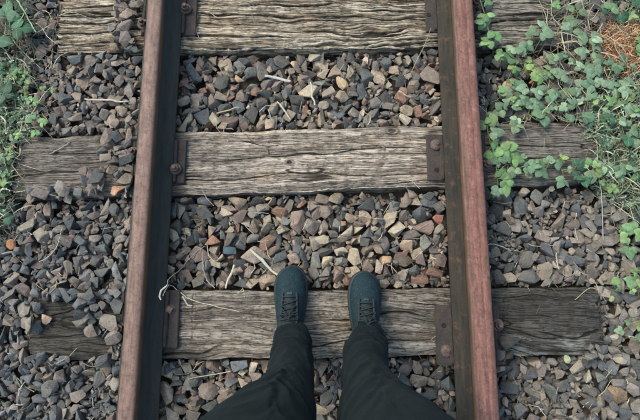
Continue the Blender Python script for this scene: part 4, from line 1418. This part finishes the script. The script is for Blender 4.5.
# folds stacked above the shoe, creases behind and over the knee, long drapes on the thigh
w = (fbm(np.cos(ang) * 1.3 + sd_, z * 16 + np.sin(ang) * 0.8 + sd_, 301, 3) - 0.5)
ridge = 1 - np.abs(2 * fbm(np.cos(ang + 0.5) * 0.9 + sd_, z * 23 + np.sin(ang * 1.0) * 1.6 + sd_, 305, 2) - 1)
ank = sstep(0.42, 0.12, z)
knee = np.exp(-((z - 0.52) / 0.10) ** 2)
disp = (0.016 * w + 0.015 * (ridge ** 3 - 0.3)) * (0.30 + 0.85 * ank + 0.55 * knee)
disp += 0.014 * (fbm(co[:, 0] * 9 + z * 5, co[:, 1] * 6 - z * 5, 311, 3) - 0.5) * sstep(0.3, 0.6, z)
rid2 = 1 - np.abs(2 * fbm(np.cos(ang * 1.0 + 1.2) * 1.6 + sd_, z * 44 + np.sin(ang) * 2.2, 321, 2) - 1)
disp += 0.007 * (rid2 ** 4 - 0.2) * (0.15 + 0.85 * ank)
disp += 0.003 * (fbm(co[:, 0] * 40 + z * 22, co[:, 1] * 40 + z * 30, 313, 2) - 0.5)
co2 = co + no * disp[:, None]
tr_me.vertices.foreach_set("co", co2.astype(np.float32).ravel()); tr_me.update(); tr_me.shade_smooth()
tro = pchild("trousers", tr_me, M_CLOTH)
for spec in (LEG_L, LEG_R):         # turned-up hem round each shoe, and the side seam up the leg
    z_, x_, y_, rx_, ry_ = spec[0]
    pts = [Vector((x_ + math.cos(6.28318 * k / 40) * (rx_ * 0.93 + 0.0012 * math.sin(k * 1.7)), y_ + math.sin(6.28318 * k / 40) * (ry_ * 0.93), z_ + 0.006 + 0.002 * math.sin(k * 0.9))) for k in range(41)]
    V, F = tube_np(pts, 0.0042, 6)
    link("hem", np_mesh("hem", np.array(V), np.array(F), True), M_CLOTH, tro)
from mathutils.bvhtree import BVHTree
_bv = BVHTree.FromPolygons([tuple(v) for v in co2], [tuple(p.vertices) for p in tr_me.polygons])
for spec, sg_ in ((LEG_L, -1), (LEG_R, 1)):
    pts = []
    for k in range(60):
        z_ = 0.10 + 0.68 * k / 59
        x_ = float(np.interp(z_, [q[0] for q in spec], [q[1] for q in spec])); y_ = float(np.interp(z_, [q[0] for q in spec], [q[2] for q in spec]))
        hit = _bv.ray_cast(Vector((x_ + sg_ * 0.30, y_ + 0.035, z_)), Vector((-sg_, 0, 0)))
        if hit[0] is not None: pts.append(hit[0])
    V, F = tube_np(pts, 0.0016, 5)
    link("side_seam", np_mesh("side_seam", np.array(V), np.array(F), True), M_CLOTH, tro)

def knit_mat():
    m, nt, p = new_mat("teal_knit")
    tc = nt.nodes.new("ShaderNodeTexCoord")
    vo = nt.nodes.new("ShaderNodeTexVoronoi"); vo.inputs["Scale"].default_value = 230
    nt.links.new(tc.outputs["Object"], vo.inputs["Vector"])
    n = noise_n(nt, tc.outputs["Object"], 60, 4, 0.6)
    r = ramp(nt, vo.outputs["Distance"], [(0.1, 0.4), (0.5, 1.2)])
    fl = ramp(nt, noise_n(nt, tc.outputs["Object"], 330, 2, 0.5).outputs[0], [(0.60, 0.0), (0.72, 0.30)])
    r1 = ramp(nt, n.outputs[0], [(0.3, srgb(11, 29, 36)), (0.7, srgb(20, 44, 51))])
    nt.links.new(mixc(nt, mixc(nt, r1.outputs[0], r.outputs[0], 1.0, 'MULTIPLY'), srgb(84, 116, 122), fl.outputs[0]), p.inputs["Base Color"])
    p.inputs["Roughness"].default_value = 0.8
    p.inputs["Specular IOR Level"].default_value = 0.3
    nt.links.new(bump(nt, vo.outputs["Distance"], 0.6, 0.0012), p.inputs["Normal"])
    return m
M_KNIT = knit_mat()
M_DARK = fibre_mat("shoe_dark_cloth", srgb(26, 34, 38))
M_LACE = fibre_mat("shoe_lace", srgb(20, 34, 40))
M_SOLE = fibre_mat("shoe_sole", srgb(30, 38, 42), rough=0.6)
m2, nt2, p2 = new_mat("lace_tag_metal")
p2.inputs["Base Color"].default_value = (*srgb(60, 84, 92), 1); p2.inputs["Roughness"].default_value = 0.35; p2.inputs["Metallic"].default_value = 0.6
M_TAG = m2

# shoe stations along its length (0 heel .. 1 toe): half width, height of the top, sideways centre (positive = inner side)
ST = [(0.00, 0.018, 0.074, 0.0), (0.03, 0.030, 0.090, 0.0), (0.10, 0.037, 0.100, 0.0), (0.22, 0.039, 0.102, 0.0), (0.34, 0.0385, 0.100, 0.002), (0.46, 0.0445, 0.092, 0.004),
      (0.58, 0.0490, 0.082, 0.005), (0.70, 0.0520, 0.071, 0.005), (0.80, 0.0515, 0.062, 0.005), (0.88, 0.046, 0.055, 0.006), (0.94, 0.036, 0.049, 0.008), (0.98, 0.022, 0.041, 0.009), (1.0, 0.008, 0.033, 0.010)]
SLEN = 0.290
def st_at(t):
    for a, b in zip(ST[:-1], ST[1:]):
        if a[0] <= t <= b[0]:
            k = (t - a[0]) / (b[0] - a[0]); k2 = k
            return [a[i] + (b[i] - a[i]) * k2 for i in (1, 2, 3)]
    return list(ST[-1][1:])

def shoe(side, heel, rz, inner_sign, lab):
    root = empty("shoe", Vector(heel) + POFF)
    root.rotation_euler = (0, 0, rz)
    root.parent = person
    root["label"] = lab
    # upper
    bm = bmesh.new(); n = 36; rows = []
    ts = [0.5 - 0.5 * math.cos(math.pi * i / 44) for i in range(45)]
    z0 = 0.014
    for t in ts:
        hw, ht, cx = st_at(t); y = t * SLEN
        row = []
        for k in range(n):
            a = 6.28318 * k / n
            ca, sa = math.cos(a), math.sin(a)
            ex = abs(ca) ** 0.72 * (1 if ca > 0 else -1); ez = abs(sa) ** (0.9 if sa > 0 else 0.35) * (1 if sa > 0 else -1)
            zz = z0 + (ht - z0) * (0.42 + 0.58 * ez) if sa > 0 else z0 + (ht - z0) * 0.42 * (1 + ez)
            taper = 1 - 0.30 * max(0, (zz - z0) / (ht - z0)) ** 2
            row.append(bm.verts.new((cx * inner_sign + ex * hw * taper, y, zz)))
        rows.append(row)
    for a, b in zip(rows[:-1], rows[1:]):
        for k in range(n): bm.faces.new((a[k], a[(k + 1) % n], b[(k + 1) % n], b[k]))
    bm.faces.new(rows[0][::-1]); bm.faces.new(rows[-1])
    bmesh.ops.recalc_face_normals(bm, faces=bm.faces)
    link("upper", bm_mesh("upper", bm, True), M_KNIT, root)
    # sole
    bm = bmesh.new(); rows = []
    prof = [(0.985, 0.0), (1.05, 0.003), (1.09, 0.012), (1.07, 0.023), (0.92, 0.027)]
    outl = []
    m = 40
    for i in range(m + 1):
        t = 0.5 - 0.5 * math.cos(math.pi * i / m); hw, ht, cx = st_at(t); outl.append((cx * inner_sign + hw, t * SLEN))
    for i in range(m - 1, 0, -1):
        t = 0.5 - 0.5 * math.cos(math.pi * i / m); hw, ht, cx = st_at(t); outl.append((cx * inner_sign - hw, t * SLEN))
    cyy = SLEN / 2
    for (f, zz) in prof:
        rows.append([bm.verts.new((x * f, cyy + (y - cyy) * (1 + (f - 1) * 0.42), zz + 0.006 * max(0, (y / SLEN - 0.8) / 0.2) ** 2)) for x, y in outl])
    for a, b in zip(rows[:-1], rows[1:]):
        for k in range(len(outl)): bm.faces.new((a[k], a[(k + 1) % len(outl)], b[(k + 1) % len(outl)], b[k]))
    bm.faces.new(rows[0][::-1]); bm.faces.new(rows[-1])
    bmesh.ops.recalc_face_normals(bm, faces=bm.faces)
    link("sole", bm_mesh("sole", bm, True), M_SOLE, root)
    # tongue under the laces
    bm = bmesh.new(); g = []
    for i in range(13):
        t = 0.26 + 0.46 * i / 12; hw, ht, cx = st_at(t); w_ = 0.022 + 0.007 * (1 - i / 12)
        g.append([bm.verts.new((cx * inner_sign + u * w_, t * SLEN, ht + 0.0035 - 0.010 * u * u * (w_ / 0.022) ** 2 - (0.003 if i in (0, 12) else 0))) for u in (-1, -0.6, -0.2, 0.2, 0.6, 1)])
    for a, b in zip(g[:-1], g[1:]):
        for k in range(5): bm.faces.new((a[k], a[k + 1], b[k + 1], b[k]))
    bmesh.ops.recalc_face_normals(bm, faces=bm.faces)
    link("tongue", bm_mesh("tongue", bm, True), M_DARK, root)
    # laces
    for i in range(6):
        t = 0.66 - 0.062 * i; hw, ht, cx = st_at(t); w_ = 0.022 + 0.0012 * i
        for sgn in ((1, -1) if i else (1,)):
            pts = []
            for q in range(7):
                u = -1 + q / 3.0
                pts.append(Vector((cx * inner_sign + u * w_, t * SLEN + (0 if i == 0 else sgn * u * 0.007), ht + 0.0065 - 0.009 * u * u + (0.0015 if sgn > 0 else 0))))
            V, F = tube_np(pts, 0.0027, 6)
            link("lace", np_mesh("lace", np.array(V), np.array(F), True), M_LACE, root)
    # bow: two loops and two loose ends lying on the upper laces
    hw, ht, cx = st_at(0.40)
    for sx in (-1, 1):
        y_ = 0.43 * SLEN
        pts = [Vector((cx * inner_sign, y_, ht + 0.010)), Vector((sx * 0.014, y_ + 0.012, ht + 0.012)), Vector((sx * 0.031, y_ + 0.010, ht + 0.003)), Vector((sx * 0.030, y_ - 0.004, ht + 0.001)), Vector((sx * 0.012, y_ - 0.003, ht + 0.010)), Vector((cx * inner_sign, y_, ht + 0.011))]
        V, F = tube_np(smooth_path(pts, 4), 0.0021, 5)
        link("lace_loop", np_mesh("lace_loop", np.array(V), np.array(F), True), M_LACE, root)
        pts = [Vector((cx * inner_sign, y_, ht + 0.012)), Vector((sx * 0.010, y_ + 0.022, ht + 0.008)), Vector((sx * 0.024, y_ + 0.040, ht - 0.001))]
        V, F = tube_np(smooth_path(pts, 4), 0.0018, 5)
        link("lace_end", np_mesh("lace_end", np.array(V), np.array(F), True), M_LACE, root)
    # eyelet strips either side of the tongue
    for sx in (-1, 1):
        pts = []
        for q in range(9):
            t = 0.34 + 0.36 * q / 8; hw, ht, cx = st_at(t)
            pts.append(Vector((cx * inner_sign + sx * (0.0255 - 0.003 * q / 8), t * SLEN, ht - 0.0015)))
        V, F = tube_np(pts, 0.0042, 6)
        link("eyelet_strip", np_mesh("eyelet_strip", np.array(V), np.array(F), True), M_DARK, root)
    hw, ht, cx = st_at(0.695)
    bm = bmesh.new(); bev_box(bm, 0.015, 0.006, 0.003, cx * inner_sign, 0.695 * SLEN, ht + 0.0045, 0.001)
    link("lace_tag", bm_mesh("lace_tag", bm), M_TAG, root)
    # padded collar round the ankle
    pts = []
    for k in range(25):
        a = 6.28318 * k / 24
        pts.append(Vector((math.cos(a) * 0.030, 0.066 + math.sin(a) * 0.046, 0.090 + 0.006 * math.sin(a) )))
    V, F = tube_np(pts, 0.008, 8)
    link("collar", np_mesh("collar", np.array(V), np.array(F), True), M_DARK, root)
shoe('left', (-0.052, -0.190, 0.002), R(0.5), 1, "left shoe, its toe slightly further forward")
shoe('right', (0.194, -0.209, 0.002), R(-2.0), -1, "right shoe, set slightly further back")
tag(person, "person in black trousers and teal knitted shoes standing on the nearest sleeper", "person")
print("done; objects:", len(bpy.data.objects))
